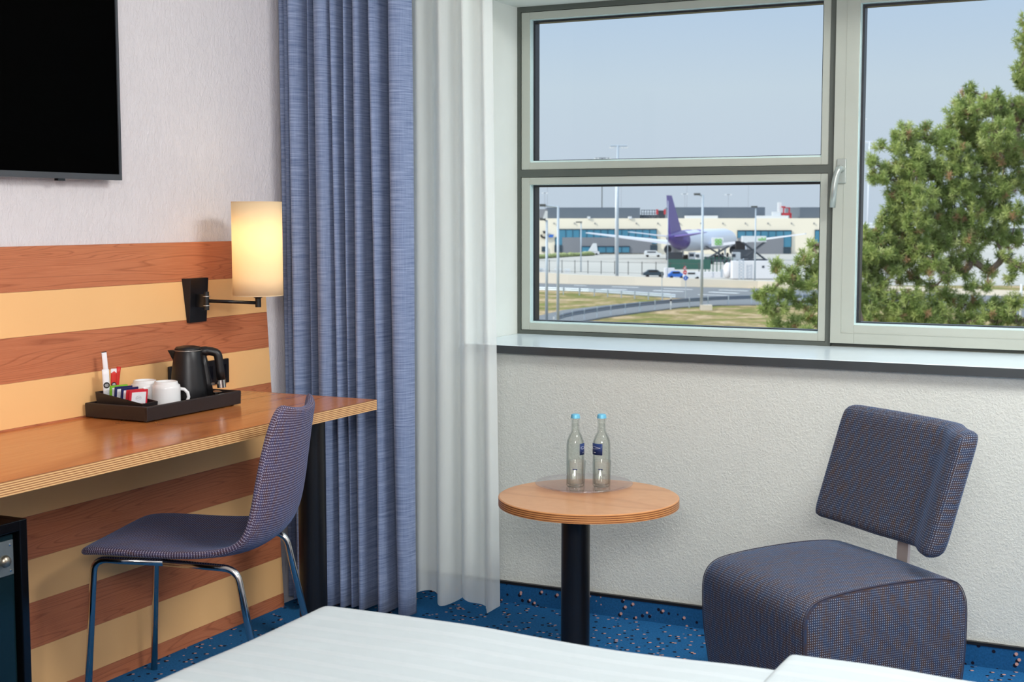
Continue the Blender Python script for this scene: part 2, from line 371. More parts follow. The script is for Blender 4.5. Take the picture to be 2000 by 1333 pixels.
# ------------------------------------------------------------------ television
tv = thing('wall_television', (.03, -1.7, 1.42), 'black flat screen television with grey bezel mounted on the white left wall', 'television')
mk('housing', B((.002, .028, -2.05, -1.35, 1.5, 1.9)), 'black_satin', tv)
bm = bmesh.new(); y0, y1, z0, z1 = -2.16, -1.168, 1.425, 2.0
box(bm, .03, .052, y0, y1, z0, z0+.016); box(bm, .03, .052, y1-.009, y1, z0+.016, z1); box(bm, .03, .052, y0, y0+.009, z0+.016, z1); box(bm, .03, .052, y0+.009, y1-.009, z1-.009, z1); box(bm, .028, .046, y0+.004, y1-.004, z0+.006, z1-.004)
mk('bezel', bm, 'tv_bezel', tv)
mk('screen', B((.0462, .0485, y0+.009, y1-.009, z0+.016, z1-.009)), 'tv_screen', tv)
mk('receiver_eye', B((.036, .05, -1.41, -1.385, z0-.006, z0)), 'black_gloss', tv)
# ------------------------------------------------------------------ desk
DZ = .769
dk = thing('desk', (.3, -1.9, 0), 'long cherry wood wall desk with layered plywood edge and black tube leg', 'desk')
mk('desktop', B((.021, .541, -3.2, -.632, DZ-.031, DZ)), 'desk_top', dk)
bm = bmesh.new()
mk('edge_band', B((.541, .546, -3.2, -.627, DZ-.031, DZ), (.021, .541, -.632, -.627, DZ-.031, DZ)), 'ply_edge', dk)
mk('leg', LATHE([(0, 0), (.043, 0), (.043, DZ-.032), (0, DZ-.032)], (.345, -.685, 0), 40), 'black_metal', dk, smooth=False, bev=.001)
# ------------------------------------------------------------------ round table
TX, TY, TZ = 1.218, -.56, .52
tb = thing('round_side_table', (TX, TY, 0), 'round wooden side table with layered edge on a black column leg', 'table')
mk('tabletop', LATHE([(0, -.024), (.2585, -.024), (.2585, 0), (.257, .001), (0, .001)], (TX, TY, TZ-.001), 96), 'table_top', tb, bev=0)
bm = bmesh.new(); lathe(bm, [(.2575, -.025), (.2605, -.0245), (.2605, -.001), (.2575, 0)], (TX, TY, TZ-.001), 96); mk('edge_band', bm, 'ply_edge_small', tb, smooth=False)
lx, ly = TX-.028, TY-.028
mk('leg', LATHE([(0, .012), (.0415, .012), (.0415, TZ-.026), (0, TZ-.026)], (lx, ly, 0), 48), 'black_metal', tb, bev=.001)
mk('foot_disc', LATHE([(0, 0), (.19, 0), (.19, .006), (.16, .012), (0, .012)], (lx, ly, 0), 64), 'black_metal', tb)
# plate, bottles, tumblers
PX, PY = 1.155, -.448
mk_pl = LATHE([(0, 0.001), (.10, .001), (.128, .007), (.143, .0125), (.1445, .0115), (.145, .014), (.143, .0155), (.127, .0098), (.099, .0035), (0, .0035)], (PX, PY, TZ), 96)
tag(mk('serving_plate', mk_pl, 'acrylic', smooth=True), 'clear round glass tray under the bottles on the round table', 'tray')
def bottle(c, label, la0, la1):
    t = thing('water_bottle', c, label, 'bottle', 'water bottles on the round table')
    s_ = .0262
    out = [(0, 0), (s_*.9, 0), (s_, .004), (s_, .125), (s_*.93, .138), (s_*.72, .152), (s_*.5, .163), (.0118, .17), (.0112, .195), (.0112, .198), (.0128, .199), (.0128, .203), (.0108, .204), (.0108, .21)]
    inn = [(.0085, .21), (.0085, .17), (s_*.42, .161), (s_*.62, .151), (s_*.84, .137), (s_-.0028, .124), (s_-.0028, .008), (s_*.6, .005), (0, .004)]
    mk('glass_body', LATHE(out+inn, c, 40), 'bottle_glass', t, smooth=True)
    iw = [(0, .0038), (s_*.61, .0048), (s_-.0026, .0078), (s_-.0026, .124), (s_*.84+.0001, .1372), (s_*.62+.0001, .1512), (s_*.42+.0001, .1612), (.0087, .17), (.0087, .187), (0, .187)]
    mk('water', LATHE(iw, c, 40), 'water', t, smooth=True)
    bm = bmesh.new(); n = 24; prev = None
    for i in range(60):
        a_ = 2*math.pi*i/60; k = .0118+.0012*(i % 3 == 0)
        pass
    capp = [(0, .2165), (.0105, .2165), (.0125, .2145), (.0138, .208), (.0142, .2045), (.0136, .2045), (.0128, .2075), (0, .2105)]
    mk('crown_cap', LATHE(capp, c, 42), 'cap_blue', t)
    bm.free(); bm = bmesh.new(); k = 14
    for zz in ((.097, .131),):
        r_ = s_+.0004
        va = [[bm.verts.new((c[0]+r_*math.cos(la0+(la1-la0)*i/k), c[1]+r_*math.sin(la0+(la1-la0)*i/k), c[2]+z)) for i in range(k+1)] for z in zz]
        for i in range(k): bm.faces.new((va[0][i], va[0][i+1], va[1][i+1], va[1][i]))
    lb = mk('label', bm, 'label_navy', t, smooth=True, solid=.0004)
    # white long fish-like outline mark printed on the label
    bm = bmesh.new(); r_ = s_+.0008; am = (la0+la1)/2; ha = (la1-la0)*.36
    P_ = []
    for i in range(25):
        q = i/24*2*math.pi; aa = am+ha*math.cos(q); zz = .118+.0032*math.sin(q)*(1.15-math.cos(q)*.8)*.8
        P_.append((c[0]+r_*math.cos(aa), c[1]+r_*math.sin(aa), c[2]+zz))
    tube(bm, P_, .00035, 4); tube(bm, [(c[0]+r_*math.cos(am+ha*q), c[1]+r_*math.sin(am+ha*q), c[2]+.104) for q in (-.3, 0, .1)], .0004, 4)
    mk('printed_mark', bm, 'paper_white', lb)
BZ = TZ+.0036
bottle((1.133, -.462, BZ), 'left water bottle of the two on the glass tray, its label at the right edge', R(-37), R(25))
bottle((1.203, -.428, BZ), 'right water bottle of the two on the glass tray, navy label facing left', R(198), R(298))
def tumbler(c, label):
    t = thing('drinking_glass', c, label, 'glass', 'tumblers in front of the bottles')
    prof = [(0, 0), (.0215, 0), (.0225, .003), (.0258, .088), (.0252, .0895), (.0244, .088), (.0208, .014), (0, .010)]
    mk('glass_wall', LATHE(prof, c, 40), 'tumbler_glass', t, smooth=True)
    mk('printed_mark', B((c[0]-.002, c[0]+.012, c[1]-.0262, c[1]-.0256, c[2]+.066, c[2]+.0685)), 'label_navy', t)
tumbler((1.165, -.523, BZ), 'left empty drinking glass in front of the left bottle')
tumbler((1.232, -.491, BZ), 'right empty drinking glass in front of the right bottle')
# ------------------------------------------------------------------ lounge chair
C0 = Vector((1.93, -.63, 0)); CF = Vector((-.647, -.763, 0)).normalized(); CW = Vector((.763, -.647, 0)).normalized()
def lc(w_, b, z): return C0+CW*w_+CF*b+Vector((0, 0, z))
ch = thing('lounge_chair', C0, 'armless upholstered lounge chair with tilted back beneath the right window', 'chair')
prof = [(.20, .03), (.215, .12), (.228, .22), (.232, .30), (.230, .345), (.216, .375), (.186, .394), (.13, .404), (.05, .411), (-.05, .415), (-.14, .414), (-.20, .408), (-.242, .393), (-.264, .36), (-.271, .31), (-.266, .15), (-.25, .03)]
def cat_(P_, n=4):
    out = []
    for i in range(len(P_)-1):
        p0, p1, p2, p3 = [Vector(P_[max(0, min(len(P_)-1, i+q))]) for q in (-1, 0, 1, 2)]
        for k in range(n):
            t = k/n; out.append(tuple(.5*((2*p1)+(-p0+p2)*t+(2*p0-5*p1+4*p2-p3)*t*t+(-p0+3*p1-3*p2+p3)*t**3)))
    return out+[tuple(P_[-1])]
prof = cat_(prof)
wz = lambda z: .222+.014*math.sin(min(1, max(0, (z-.03)/.36))*math.pi*.75)
bm = bmesh.new(); rings = []
ctr = (-.02, .20)
def ring(w_, k, dz=0): return [bm.verts.new(lc(w_ if not callable(w_) else w_(z), ctr[0]+(b-ctr[0])*k, ctr[1]+(z-ctr[1])*k+dz)) for b, z in prof]
W0 = -.012
sec = [(-1, .965), (-.995, .985), (-.955, 1.0), (-.5, 1.008), (0, 1.012), (.5, 1.008), (.955, 1.0), (.995, .985), (1, .965)]
uvl = bm.loops.layers.uv.verify()
arc = [0]
for i in range(1, len(prof)): arc.append(arc[-1]+math.hypot(prof[i][0]-prof[i-1][0], prof[i][1]-prof[i-1][1]))
for s_, k in sec: rings.append(ring(lambda z, s_=s_: W0+s_*wz(z), k))
for j in range(len(rings)-1):
    for i in range(len(prof)-1):
        f = bm.faces.new((rings[j][i], rings[j+1][i], rings[j+1][i+1], rings[j][i+1]))
        for lp, (jj, ii) in zip(f.loops, ((j, i), (j+1, i), (j+1, i+1), (j, i+1))): lp[uvl].uv = (sec[jj][0]*.235, arc[ii])
    f = bm.faces.new((rings[j][-1], rings[j+1][-1], rings[j+1][0], rings[j][0]))
def side_uv(f):
    for lp in f.loops:
        d = lp.vert.co-C0; lp[uvl].uv = (d.dot(CF), d.z)
for rg in (rings[0], rings[-1]):
    # fill side panel with strips between mirrored indices
    n = len(rg)
    cen = bm.verts.new(sum((v.co for v in rg), Vector())/n)
    for i in range(n): side_uv(bm.faces.new((rg[i], rg[(i+1) % n], cen)))
mk('seat', bm, 'lounge_fabric', ch, smooth=True, bev=0)
for s_ in (-1, 1):
    pts = [lc(W0+s_*(wz(z)+.0005)*.993, ctr[0]+(b-ctr[0])*.993, ctr[1]+(z-ctr[1])*.993) for b, z in prof]
    mk('seam', TUBE(pts, .0014, seg=6), 'lounge_fabric', ch, smooth=True)
# backrest: leaning concave panel
bm = bmesh.new(); uvl = bm.loops.layers.uv.verify(); nu, nv = 25, 12; TH = .058
def bk(u, v, side):
    # u,v in -1..1 ; side 0 front 1 back
    w_ = (-.032+.01*v)+u*.262+.026*max(0, u)
    b = -.245-.045*v; z = .628+.160*v
    q_ = min(1, max(0, (u-.50)/.42)); cur = (.050*q_*q_*(3-2*q_)-.006*math.sin(math.pi*min(1, max(0, u)/.7))) if u > 0 else .012*abs(u)**3   # ends curve forward
    d = TH/2
    return lc(w_, b+cur+(d if side == 0 else -d)*1.0, z)
G_ = {}; nu = 31
for s_ in (0, 1):
    for i in range(nu):
        for j in range(nv):
            u = -1+2*i/(nu-1); v = -1+2*j/(nv-1)
            # round the corners in plan
            uu, vv = u, v
            cx_ = max(0, abs(u)-.93)/.07; cv_ = max(0, abs(v)-.88)/.12
            if cx_ > 0 and cv_ > 0:
                L = max(cx_, cv_)/math.hypot(cx_, cv_)
                uu = math.copysign(.93+.07*cx_*L, u); vv = math.copysign(.88+.12*cv_*L, v)
            G_[s_, i, j] = bm.verts.new(bk(uu*.985, vv*.975, s_))
def fq(a_, b_, c_, d_, uvs):
    f = bm.faces.new((a_, b_, c_, d_))
    for lp, q in zip(f.loops, uvs): lp[uvl].uv = q
U = lambda i: (-1+2*i/(nu-1))*.262
V = lambda j: (-1+2*j/(nv-1))*.165
for s_ in (0, 1):
    for i in range(nu-1):
        for j in range(nv-1):
            fq(G_[s_, i, j], G_[s_, i+1, j], G_[s_, i+1, j+1], G_[s_, i, j+1], [(U(i), V(j)), (U(i+1), V(j)), (U(i+1), V(j+1)), (U(i), V(j+1))])
bord = [(i, 0) for i in range(nu)]+[(nu-1, j) for j in range(1, nv)]+[(i, nv-1) for i in range(nu-2, -1, -1)]+[(0, j) for j in range(nv-2, 0, -1)]
mid = []
for (i, j) in bord:
    p = (G_[0, i, j].co+G_[1, i, j].co)/2; c_ = (bk(0, 0, 0)+bk(0, 0, 1))/2
    q = lc(0, 0, 0); d = p-c_; mid.append(bm.verts.new(p+d.normalized()*.012))
for k in range(len(bord)):
    a_, b_ = bord[k], bord[(k+1) % len(bord)]; m0, m1 = mid[k], mid[(k+1) % len(bord)]
    s0 = s1 if k else 0.0; s1 = s0+(G_[0, b_[0], b_[1]].co-G_[0, a_[0], a_[1]].co).length
    fq(G_[0, a_[0], a_[1]], G_[0, b_[0], b_[1]], m1, m0, [(s0, 0), (s1, 0), (s1, .03), (s0, .03)])
    fq(m0, m1, G_[1, b_[0], b_[1]], G_[1, a_[0], a_[1]], [(s0, .03), (s1, .03), (s1, .06), (s0, .06)])
mk('backrest', bm, 'lounge_fabric', ch, smooth=True, sub=1)
bm = bmesh.new(); bz = [(-.262, .30), (-.222, .40), (-.228, .52)]
for k in range(2):
    (b0, z0_), (b1, z1_) = (-.245, .36), (-.262, .56)
    pass
hexa(bm, [lc(-.022, -.238, .36), lc(.022, -.238, .36), lc(.022, -.246, .36), lc(-.022, -.246, .36), lc(-.022, -.246, .52), lc(.022, -.246, .52), lc(.022, -.254, .52), lc(-.022, -.254, .52)])
mk('back_support_bar', bm, 'bar_alu', ch)
# ------------------------------------------------------------------ desk chair
D0 = Vector((.344, -1.251, 0)); DF = Vector((-.95, -.31, 0)).normalized(); DW = Vector((.31, -.95, 0)).normalized()
def dc(w_, b, z): return D0+DW*w_+DF*b+Vector((0, 0, z))
dch = thing('desk_chair', D0, 'dark woven shell chair with chrome legs pushed under the desk', 'chair')
pf = [(.235, .448), (.20, .457), (.12, .453), (.03, .446), (-.07, .442), (-.15, .444), (-.208, .456), (-.246, .488), (-.268, .535), (-.283, .595), (-.296, .67), (-.307, .74), (-.318, .80), (-.327, .833)]
hw = [.195, .222, .228, .228, .226, .222, .218, .212, .206, .198, .188, .174, .158, .128]
cu = [.0, .004, .008, .012, .016, .022, .028, .034, .038, .042, .044, .042, .038, .034]
bm = bmesh.new(); uvl = bm.loops.layers.uv.verify(); nu = 17; T_ = .026
arc = [0]
for i in range(1, len(pf)): arc.append(arc[-1]+math.hypot(pf[i][0]-pf[i-1][0], pf[i][1]-pf[i-1][1]))
def nrm(i):
    a_ = pf[max(i-1, 0)]; b_ = pf[min(i+1, len(pf)-1)]; t = Vector((b_[0]-a_[0], b_[1]-a_[1])).normalized(); return Vector((-t.y, t.x))*-1
Q = {}
for s_ in (0, 1):
    for i, (b, z) in enumerate(pf):
        n = nrm(i); n = n if (n.y > 0 or n.x > 0) else -n
        for k in range(nu):
            u = -1+2*k/(nu-1); off = cu[i]*abs(u)**2.2 + (T_/2 if s_ == 0 else -T_/2)*(1-.25*abs(u)**6)
            zz = z+n.y*off - (.012*(1-abs(u)**2) if i == len(pf)-1 else 0)
            Q[s_, i, k] = bm.verts.new(dc(u*hw[i], b+n.x*off, zz))
def fq2(vs, uvs):
    f = bm.faces.new(vs)
    for lp, q in zip(f.loops, uvs): lp[uvl].uv = q
for s_ in (0, 1):
    for i in range(len(pf)-1):
        for k in range(nu-1):
            us = [(-1+2*kk/(nu-1))*.22 for kk in (k, k+1)]
            fq2((Q[s_, i, k], Q[s_, i, k+1], Q[s_, i+1, k+1], Q[s_, i+1, k]), [(us[0], arc[i]), (us[1], arc[i]), (us[1], arc[i+1]), (us[0], arc[i+1])])
bord = [(0, k) for k in range(nu)]+[(i, nu-1) for i in range(1, len(pf))]+[(len(pf)-1, k) for k in range(nu-2, -1, -1)]+[(i, 0) for i in range(len(pf)-2, 0, -1)]
for k in range(len(bord)):
    a_, b_ = bord[k], bord[(k+1) % len(bord)]
    s0 = s1 if k else 0.0; s1 = s0+(Q[0, b_[0], b_[1]].co-Q[0, a_[0], a_[1]].co).length
    fq2((Q[0, a_[0], a_[1]], Q[0, b_[0], b_[1]], Q[1, b_[0], b_[1]], Q[1, a_[0], a_[1]]), [(0, s0), (0, s1), (.026, s1), (.026, s0)])
mk('seat_shell', bm, 'desk_chair_fabric', dch, smooth=True, sub=2)
for s_ in (-1, 1):
    fr = fillet([dc(s_*.205, .0, .4345), dc(s_*.205, .19, .436), dc(s_*.222, .215, 0)], .035)
    mk('leg', TUBE(fr, .0095, seg=14), 'chrome', dch, smooth=True)
    rr = fillet([dc(s_*.205, .0, .4345), dc(s_*.205, -.195, .424), dc(s_*.225, -.285, 0)], .035)
    mk('leg', TUBE(rr, .0095, seg=14), 'chrome', dch, smooth=True)
# ------------------------------------------------------------------ bed
BX0, BX1, BY0, BY1, BT = 1.262, 3.4, -3.85, -1.985, .58
bd = thing('bed', ((BX0+BX1)/2, (BY0+BY1)/2, 0), 'bed with white satin striped duvet in the foreground', 'bed')
mk('bed_base', B((BX0+.06, BX1, BY0+.06, BY1-.06, .02, .30)), 'divan_cloth', bd, bev=.01)
mk('mattress', B((BX0+.03, BX1, BY0+.03, BY1-.03, .30, .52)), 'paper_white', bd, bev=.03)
def duvet_z(x, y, f=1.0):
    n = mnoise.noise(Vector((x*2.3, y*2.6, 1.7)))*.010 + mnoise.noise(Vector((x*7, y*5, 4.2)))*.003
    return n*f
def duvet(x0, x1, y0, y1, top, drop, nx, ny, name, rr=.05):
    bm = bmesh.new(); V_ = {}
    xs = []; 
    def axis(a0, a1, n):
        # parametric rounded overhang at both ends
        r_ = []
        for k in range(4): r_.append((a0, -drop+(drop-rr)*k/3))
        for k in range(1, 6): q = k/6*math.pi/2; r_.append((a0+rr*(1-math.cos(q)), -rr+rr*math.sin(q)))
        for k in range(n+1): r_.append((a0+rr+(a1-a0-2*rr)*k/n, 0))
        for k in range(5, 0, -1): q = k/6*math.pi/2; r_.append((a1-rr*(1-math.cos(q)), -rr+rr*math.sin(q)))
        for k in range(3, -1, -1): r_.append((a1, -drop+(drop-rr)*k/3))
        return r_
    ax, ay = axis(x0, x1, nx), axis(y0, y1, ny)
    for i, (x, dx) in enumerate(ax):
        for j, (y, dy) in enumerate(ay):
            z = top+min(dx, dy)+duvet_z(x, y, 1 if min(dx, dy) > -.02 else .3)
            ex = .012*math.sin(x*9+1)*(1 if dy < -.03 else .4) if y > (y0+y1)/2 else 0
            ey = .010*math.sin(y*8)*(1 if dx < -.03 else .3)
            V_[i, j] = bm.verts.new((x-ey if x < (x0+x1)/2 else x, y+ex*.5, z))
    for i in range(len(ax)-1):
        for j in range(len(ay)-1): bm.faces.new((V_[i, j], V_[i+1, j], V_[i+1, j+1], V_[i, j+1]))
    return mk(name, bm, 'duvet_cloth', bd, smooth=True, solid=.006, sub=1)
duvet(BX0, BX1+.02, BY0, BY1, BT, .2, 46, 40, 'duvet')
# folded-over duvet layer towards the head end
duvet(2.185, BX1+.01, BY0+.02, BY1+.006, BT+.020, .03, 26, 40, 'duvet_fold', .018)
# ------------------------------------------------------------------ curtains
def curtain(name, pts, z0, z1, m, sway=None, solid=.0015, hem=None, parent=None, nz=30, label=None, cat='curtain'):
    # pts: smooth plan polyline (x,y)
    P_ = []
    for i in range(len(pts)-1):
        p0 = Vector(pts[max(i-1, 0)]); p1 = Vector(pts[i]); p2 = Vector(pts[i+1]); p3 = Vector(pts[min(i+2, len(pts)-1)])
        for k in range(5):
            t = k/5; P_.append(.5*((2*p1)+(-p0+p2)*t+(2*p0-5*p1+4*p2-p3)*t*t+(-p0+3*p1-3*p2+p3)*t**3))
    P_.append(Vector(pts[-1])); bm = bmesh.new(); uvl = bm.loops.layers.uv.verify(); arc = [0]
    for i in range(1, len(P_)): arc.append(arc[-1]+(P_[i]-P_[i-1]).length)
    n = len(P_); G2 = {}
    for j in range(nz+1):
        t = j/nz; z = z0+(z1-z0)*t
        for i, p in enumerate(P_):
            s_ = i/(n-1); x, y = p.x, p.y
            if sway: x, y, dz = sway(s_, t, x, y)
            else: dz = 0
            G2[i, j] = bm.verts.new((x, y, z+dz*(1-t)))
    for j in range(nz):
        for i in range(n-1):
            f = bm.faces.new((G2[i, j], G2[i+1, j], G2[i+1, j+1], G2[i, j+1]))
            for lp, (ii, jj) in zip(f.loops, ((i, j), (i+1, j), (i+1, j+1), (i, j+1))): lp[uvl].uv = (arc[ii], z0+(z1-z0)*jj/nz)
    o_ = mk(name, bm, m, parent, smooth=True, solid=solid)
    return tag(o_, label, cat) if label else o_
# fold crests (c) and troughs (t) along the curtain, x position and depth offset
YL = lambda x: -.335+.06*x
FX = [(.006, .01), (.018, -.03), (.034, -.005), (.044, .035), (.058, -.035), (.070, .045), (.080, -.02), (.100, -.05), (.122, -.02), (.126, .05), (.140, -.02), (.148, -.025), (.150, .05), (.165, -.025), (.190, -.05), (.216, -.035), (.224, .045), (.236, -.03), (.252, -.035), (.258, .03), (.274, -.005), (.288, -.04), (.296, -.02), (.300, .045), (.312, -.03), (.334, -.045), (.342, .0), (.362, .015), (.374, -.03), (.396, -.055), (.408, -.03), (.414, .03), (.436, .035), (.444, -.02), (.466, -.05), (.496, -.045), (.508, -.02)]
pts = [(x*1.02, YL(x)+d*(1.0 if x < .03 else 1.8 if d < 0 or x > .42 else 2.5)) for x, d in FX]
def sway_b(s_, t, x, y):
    a_ = math.sin(s_*17+t*2.2)*.006*(1-t*.4); b_ = math.sin(s_*41-t*3.1)*.003
    k = 1+.012*(1-t)
    return max(.004, x*k*(.975+.02*(1-t))+a_*min(1, s_*8)+b_*min(1, s_*8)), y+.006*math.sin(s_*23+t*5)*(1-t), 0
bc = curtain('blue_curtain', pts, .028, 2.58, 'curtain_cloth', sway_b, .002, label='blue slubbed window curtain hanging in folds behind the desk end')
bm = bmesh.new()
hx = [(.40, 0), (.43, 1), (.46, 0), (.49, 1)]
SX = [(.43, .0), (.455, -.02), (.478, .012), (.50, .02), (.525, -.022), (.545, -.03), (.566, .02), (.585, .028), (.604, -.01), (.622, -.022), (.640, .016), (.662, .02), (.68, -.012), (.698, -.02), (.712, .006)]
pts = [(x, -.205+d) for x, d in SX]
def sway_s(s_, t, x, y):
    k = (1-t)
    sp_ = .03*s_*k**.7*1.2
    bot = .018*math.sin(s_*14)*max(0, 1-t*8)
    return x+sp_-.004*math.sin(s_*25+t*4), y+.008*math.sin(s_*19+t*3)*k, bot-.02*s_*(1 if s_ > .86 else 0)
curtain('sheer_curtain', pts, .045, 2.58, 'sheer_cloth', sway_s, 0, label='white sheer curtain hanging between the blue curtain and the window', nz=40)
rail = mk('curtain_rail', B((.02, 3.4, -.40, -.385, 2.59, 2.615), (.02, 3.4, -.215, -.20, 2.59, 2.615)), 'paint_white')
tag(rail, 'white double curtain rail fixed under the ceiling', 'curtain rail')
# ------------------------------------------------------------------ wall lamp
wl = thing('wall_lamp', (.02, -.83, 1.07), 'swing arm wall lamp with lit cream cylinder shade above the desk', 'lamp')
bm = bmesh.new(); xf = .044
hexa(bm, [(.0205, -.866, 1.002), (xf-.01, -.868, 1.002), (xf-.01, -.788, 1.002), (.0205, -.788, 1.002), (.0205, -.886, 1.137), (xf, -.872, 1.137), (xf, -.788, 1.137), (.0205, -.788, 1.137)])
mk('wall_plate', bm, 'black_metal', wl, bev=.001)
AX, AY, AZ = .078, -.842, 1.069
pv = mk('pivot', LATHE([(0, -.028), (.008, -.028), (.008, .028), (0, .028)], (AX, AY, AZ), 20), 'black_metal', wl, smooth=False)
for dz in (-.014, .014): mk('pivot_ring', LATHE([(.0082, -.0012), (.0112, -.0012), (.0112, .0012), (.0082, .0012)], (AX, AY, AZ+dz), 20, True), 'steel_brushed', pv)
mk('bracket', B((.038, AX, AY-.004, AY+.004, AZ-.02, AZ+.02)), 'black_metal', wl)
EX, EY, EZ = .200, -.748, 1.061
mk('arm', TUBE([(AX, AY, AZ), (EX, EY, EZ)], .0052), 'black_metal', wl, smooth=True)
mk('lamp_holder', LATHE([(0, -.013), (.009, -.013), (.009, .014), (.018, .020), (.019, .023), (.012, .024), (.012, .06), (0, .06)], (EX, EY, EZ), 28), 'black_metal', wl)
SR, Z0_, Z1_ = .0755, 1.083, 1.369
sh = mk('lamp_shade', LATHE([(SR, Z0_), (SR, Z0_+.05), (SR, Z0_+.1), (SR, Z0_+.2), (SR, Z1_)], (EX, EY, 0), 72), 'shade_cloth', wl, smooth=True, solid=.0015)
bm = bmesh.new(); lathe(bm, [(SR+.001, Z0_), (SR+.001, Z0_+.003), (SR-.001, Z0_+.003), (SR-.001, Z0_)], (EX, EY, 0), 72, True); mk('rim_ring', bm, 'shade_cloth', sh); bm = bmesh.new(); lathe(bm, [(SR+.001, Z1_-.003), (SR+.001, Z1_), (SR-.001, Z1_), (SR-.001, Z1_-.003)], (EX, EY, 0), 72, True)
mk('rim_ring', bm, 'shade_cloth', sh)
mk('bulb', LATHE([(0, 0), (.010, 0), (.011, .02), (.018, .035), (.020, .046), (.015, .058), (0, .063)], (EX, EY, EZ+.06), 24), 'bulb_glow', wl, smooth=True)
light('lamp_bulb_light', 'POINT', (EX, EY, EZ+.20), 0.72, (1, .86, .62), shadow_soft_size=.055)
# ------------------------------------------------------------------ wall socket
so = thing('wall_socket', (.02, -.8, .84), 'black double wall socket behind the kettle on the yellow board', 'socket')
mk('cover_plate', B((.0205, .030, -.960, -.676, .800, .877)), 'black_satin', so, bev=.003)
for yy in (-.925, -.855, -.78, -.715): mk('socket_insert', LATHE([(.019, 0), (.0215, 0), (.0215, .0), (.0195, .001)], (0, 0, 0), 16) if False else B((.0300, .0312, yy-.022, yy+.022, .818, .860)), 'black_gloss', so, bev=.0005)
# ------------------------------------------------------------------ tea tray and contents
TX0, TX1, TY0, TY1 = .030, .250, -1.315, -.905; TB = DZ+.004; TT = .812
tr_ = thing('serving_tray', ((TX0+TX1)/2, (TY0+TY1)/2, DZ), 'black leatherette tea tray standing on the desk', 'tray')
bm = bmesh.new()
def rect(i, z): return [(TX0+i, TY0+i, z), (TX1-i, TY0+i, z), (TX1-i, TY1-i, z), (TX0+i, TY1-i, z)]
loops_ = [rect(.001, TB), rect(0, TT-.002), rect(0.002, TT), rect(.008, TT), rect(.012, TB+.006)]
vv_ = [[bm.verts.new(p) for p in L] for L in loops_]
for a_, b_ in zip(vv_, vv_[1:]):
    for i in range(4): bm.faces.new((a_[i], a_[(i+1) % 4], b_[(i+1) % 4], b_[i]))
bm.faces.new(vv_[0]); bm.faces.new(vv_[-1])
mk('tray_body', bm, 'leatherette', tr_, bev=.001)
for fx in (TX0+.02, TX1-.02):
    for fy in (TY0+.02, TY1-.02): mk('foot', LATHE([(0, 0), (.006, 0), (.006, .0045), (0, .0045)], (fx, fy, DZ), 12), 'black_satin', tr_)
FZ = TB+.0065
# kettle
KX, KY = .138, -1.005; kc = (KX, KY, FZ)
ke = thing('electric_kettle', kc, 'matt black electric kettle standing on the tea tray', 'kettle')
mk('power_base', LATHE([(0, 0), (.056, 0), (.058, .004), (.058, .012), (.05, .015), (0, .015)], kc, 48), 'black_satin', ke)
mk('body', LATHE([(0, .0155), (.0535, .0155), (.0545, .02), (.0525, .05), (.0485, .09), (.044, .125), (.0405, .153), (.039, .156), (0, .156)], kc, 64), 'black_satin', ke, smooth=True)
mk('rim_band', LATHE([(.0400, .1555), (.0418, .1555), (.0418, .1575), (.0400, .1575)], kc, 48, True), 'steel_brushed', ke)
mk('lid', LATHE([(0, .168), (.02, .1685), (.034, .166), (.0385, .161), (.0385, .1576), (0, .1576)], kc, 48), 'black_satin', ke, smooth=True)
# handle points away to the right of the picture (world +x,+y), spout opposite
hx_, hy_ = math.cos(R(38)), math.sin(R(38))
def kp(d, z): return (KX+hx_*d, KY+hy_*d, FZ+z)
hp_ = fillet([kp(.018, .150), kp(.060, .153), kp(.084, .146), kp(.089, .11), kp(.0925, .066)], .03)
mk('handle', TUBE(hp_, [.014]*3+[.0125]*(len(hp_)-3), seg=16), 'black_satin', ke, smooth=True)
mk('handle_cap', TUBE([kp(.0924, .067), kp(.094, .044)], .0130, seg=16), 'chrome', ke, smooth=False)
bm = bmesh.new(); tube(bm, fillet([kp(.036, .155), kp(.05, .12), kp(.060, .06), kp(.066, .018)], .02), [.012]+[.012]*14, seg=8) if False else tube(bm, [kp(.040, .150), kp(.047, .11), kp(.054, .06), kp(.058, .018)], [.010, .011, .012, .013], seg=10)
mk('spine', bm, 'black_satin', ke, smooth=True)
mk('switch', B((KX+hx_*.066-.004, KX+hx_*.066+.006, KY+hy_*.066-.006, KY+hy_*.066+.006, FZ+.052, FZ+.058)), 'steel_brushed', ke)
bm = bmesh.new()
hexa(bm, [kp(-.036, .120), (KX-hx_*.042+hy_*.004, KY-hy_*.042-hx_*.004, FZ+.125), (KX-hx_*.042+hy_*.002, KY-hy_*.042-hx_*.002, FZ+.123), (KX-hx_*.042-hy_*.004, KY-hy_*.042+hx_*.004, FZ+.125),
    (KX-hx_*.034+hy_*.018, KY-hy_*.034-hx_*.018, FZ+.157), (KX-hx_*.058+hy_*.005, KY-hy_*.058-hx_*.005, FZ+.157), (KX-hx_*.058-hy_*.005, KY-hy_*.058+hx_*.005, FZ+.157), (KX-hx_*.034-hy_*.018, KY-hy_*.034+hx_*.018, FZ+.157)])
mk('spout', bm, 'black_satin', ke)
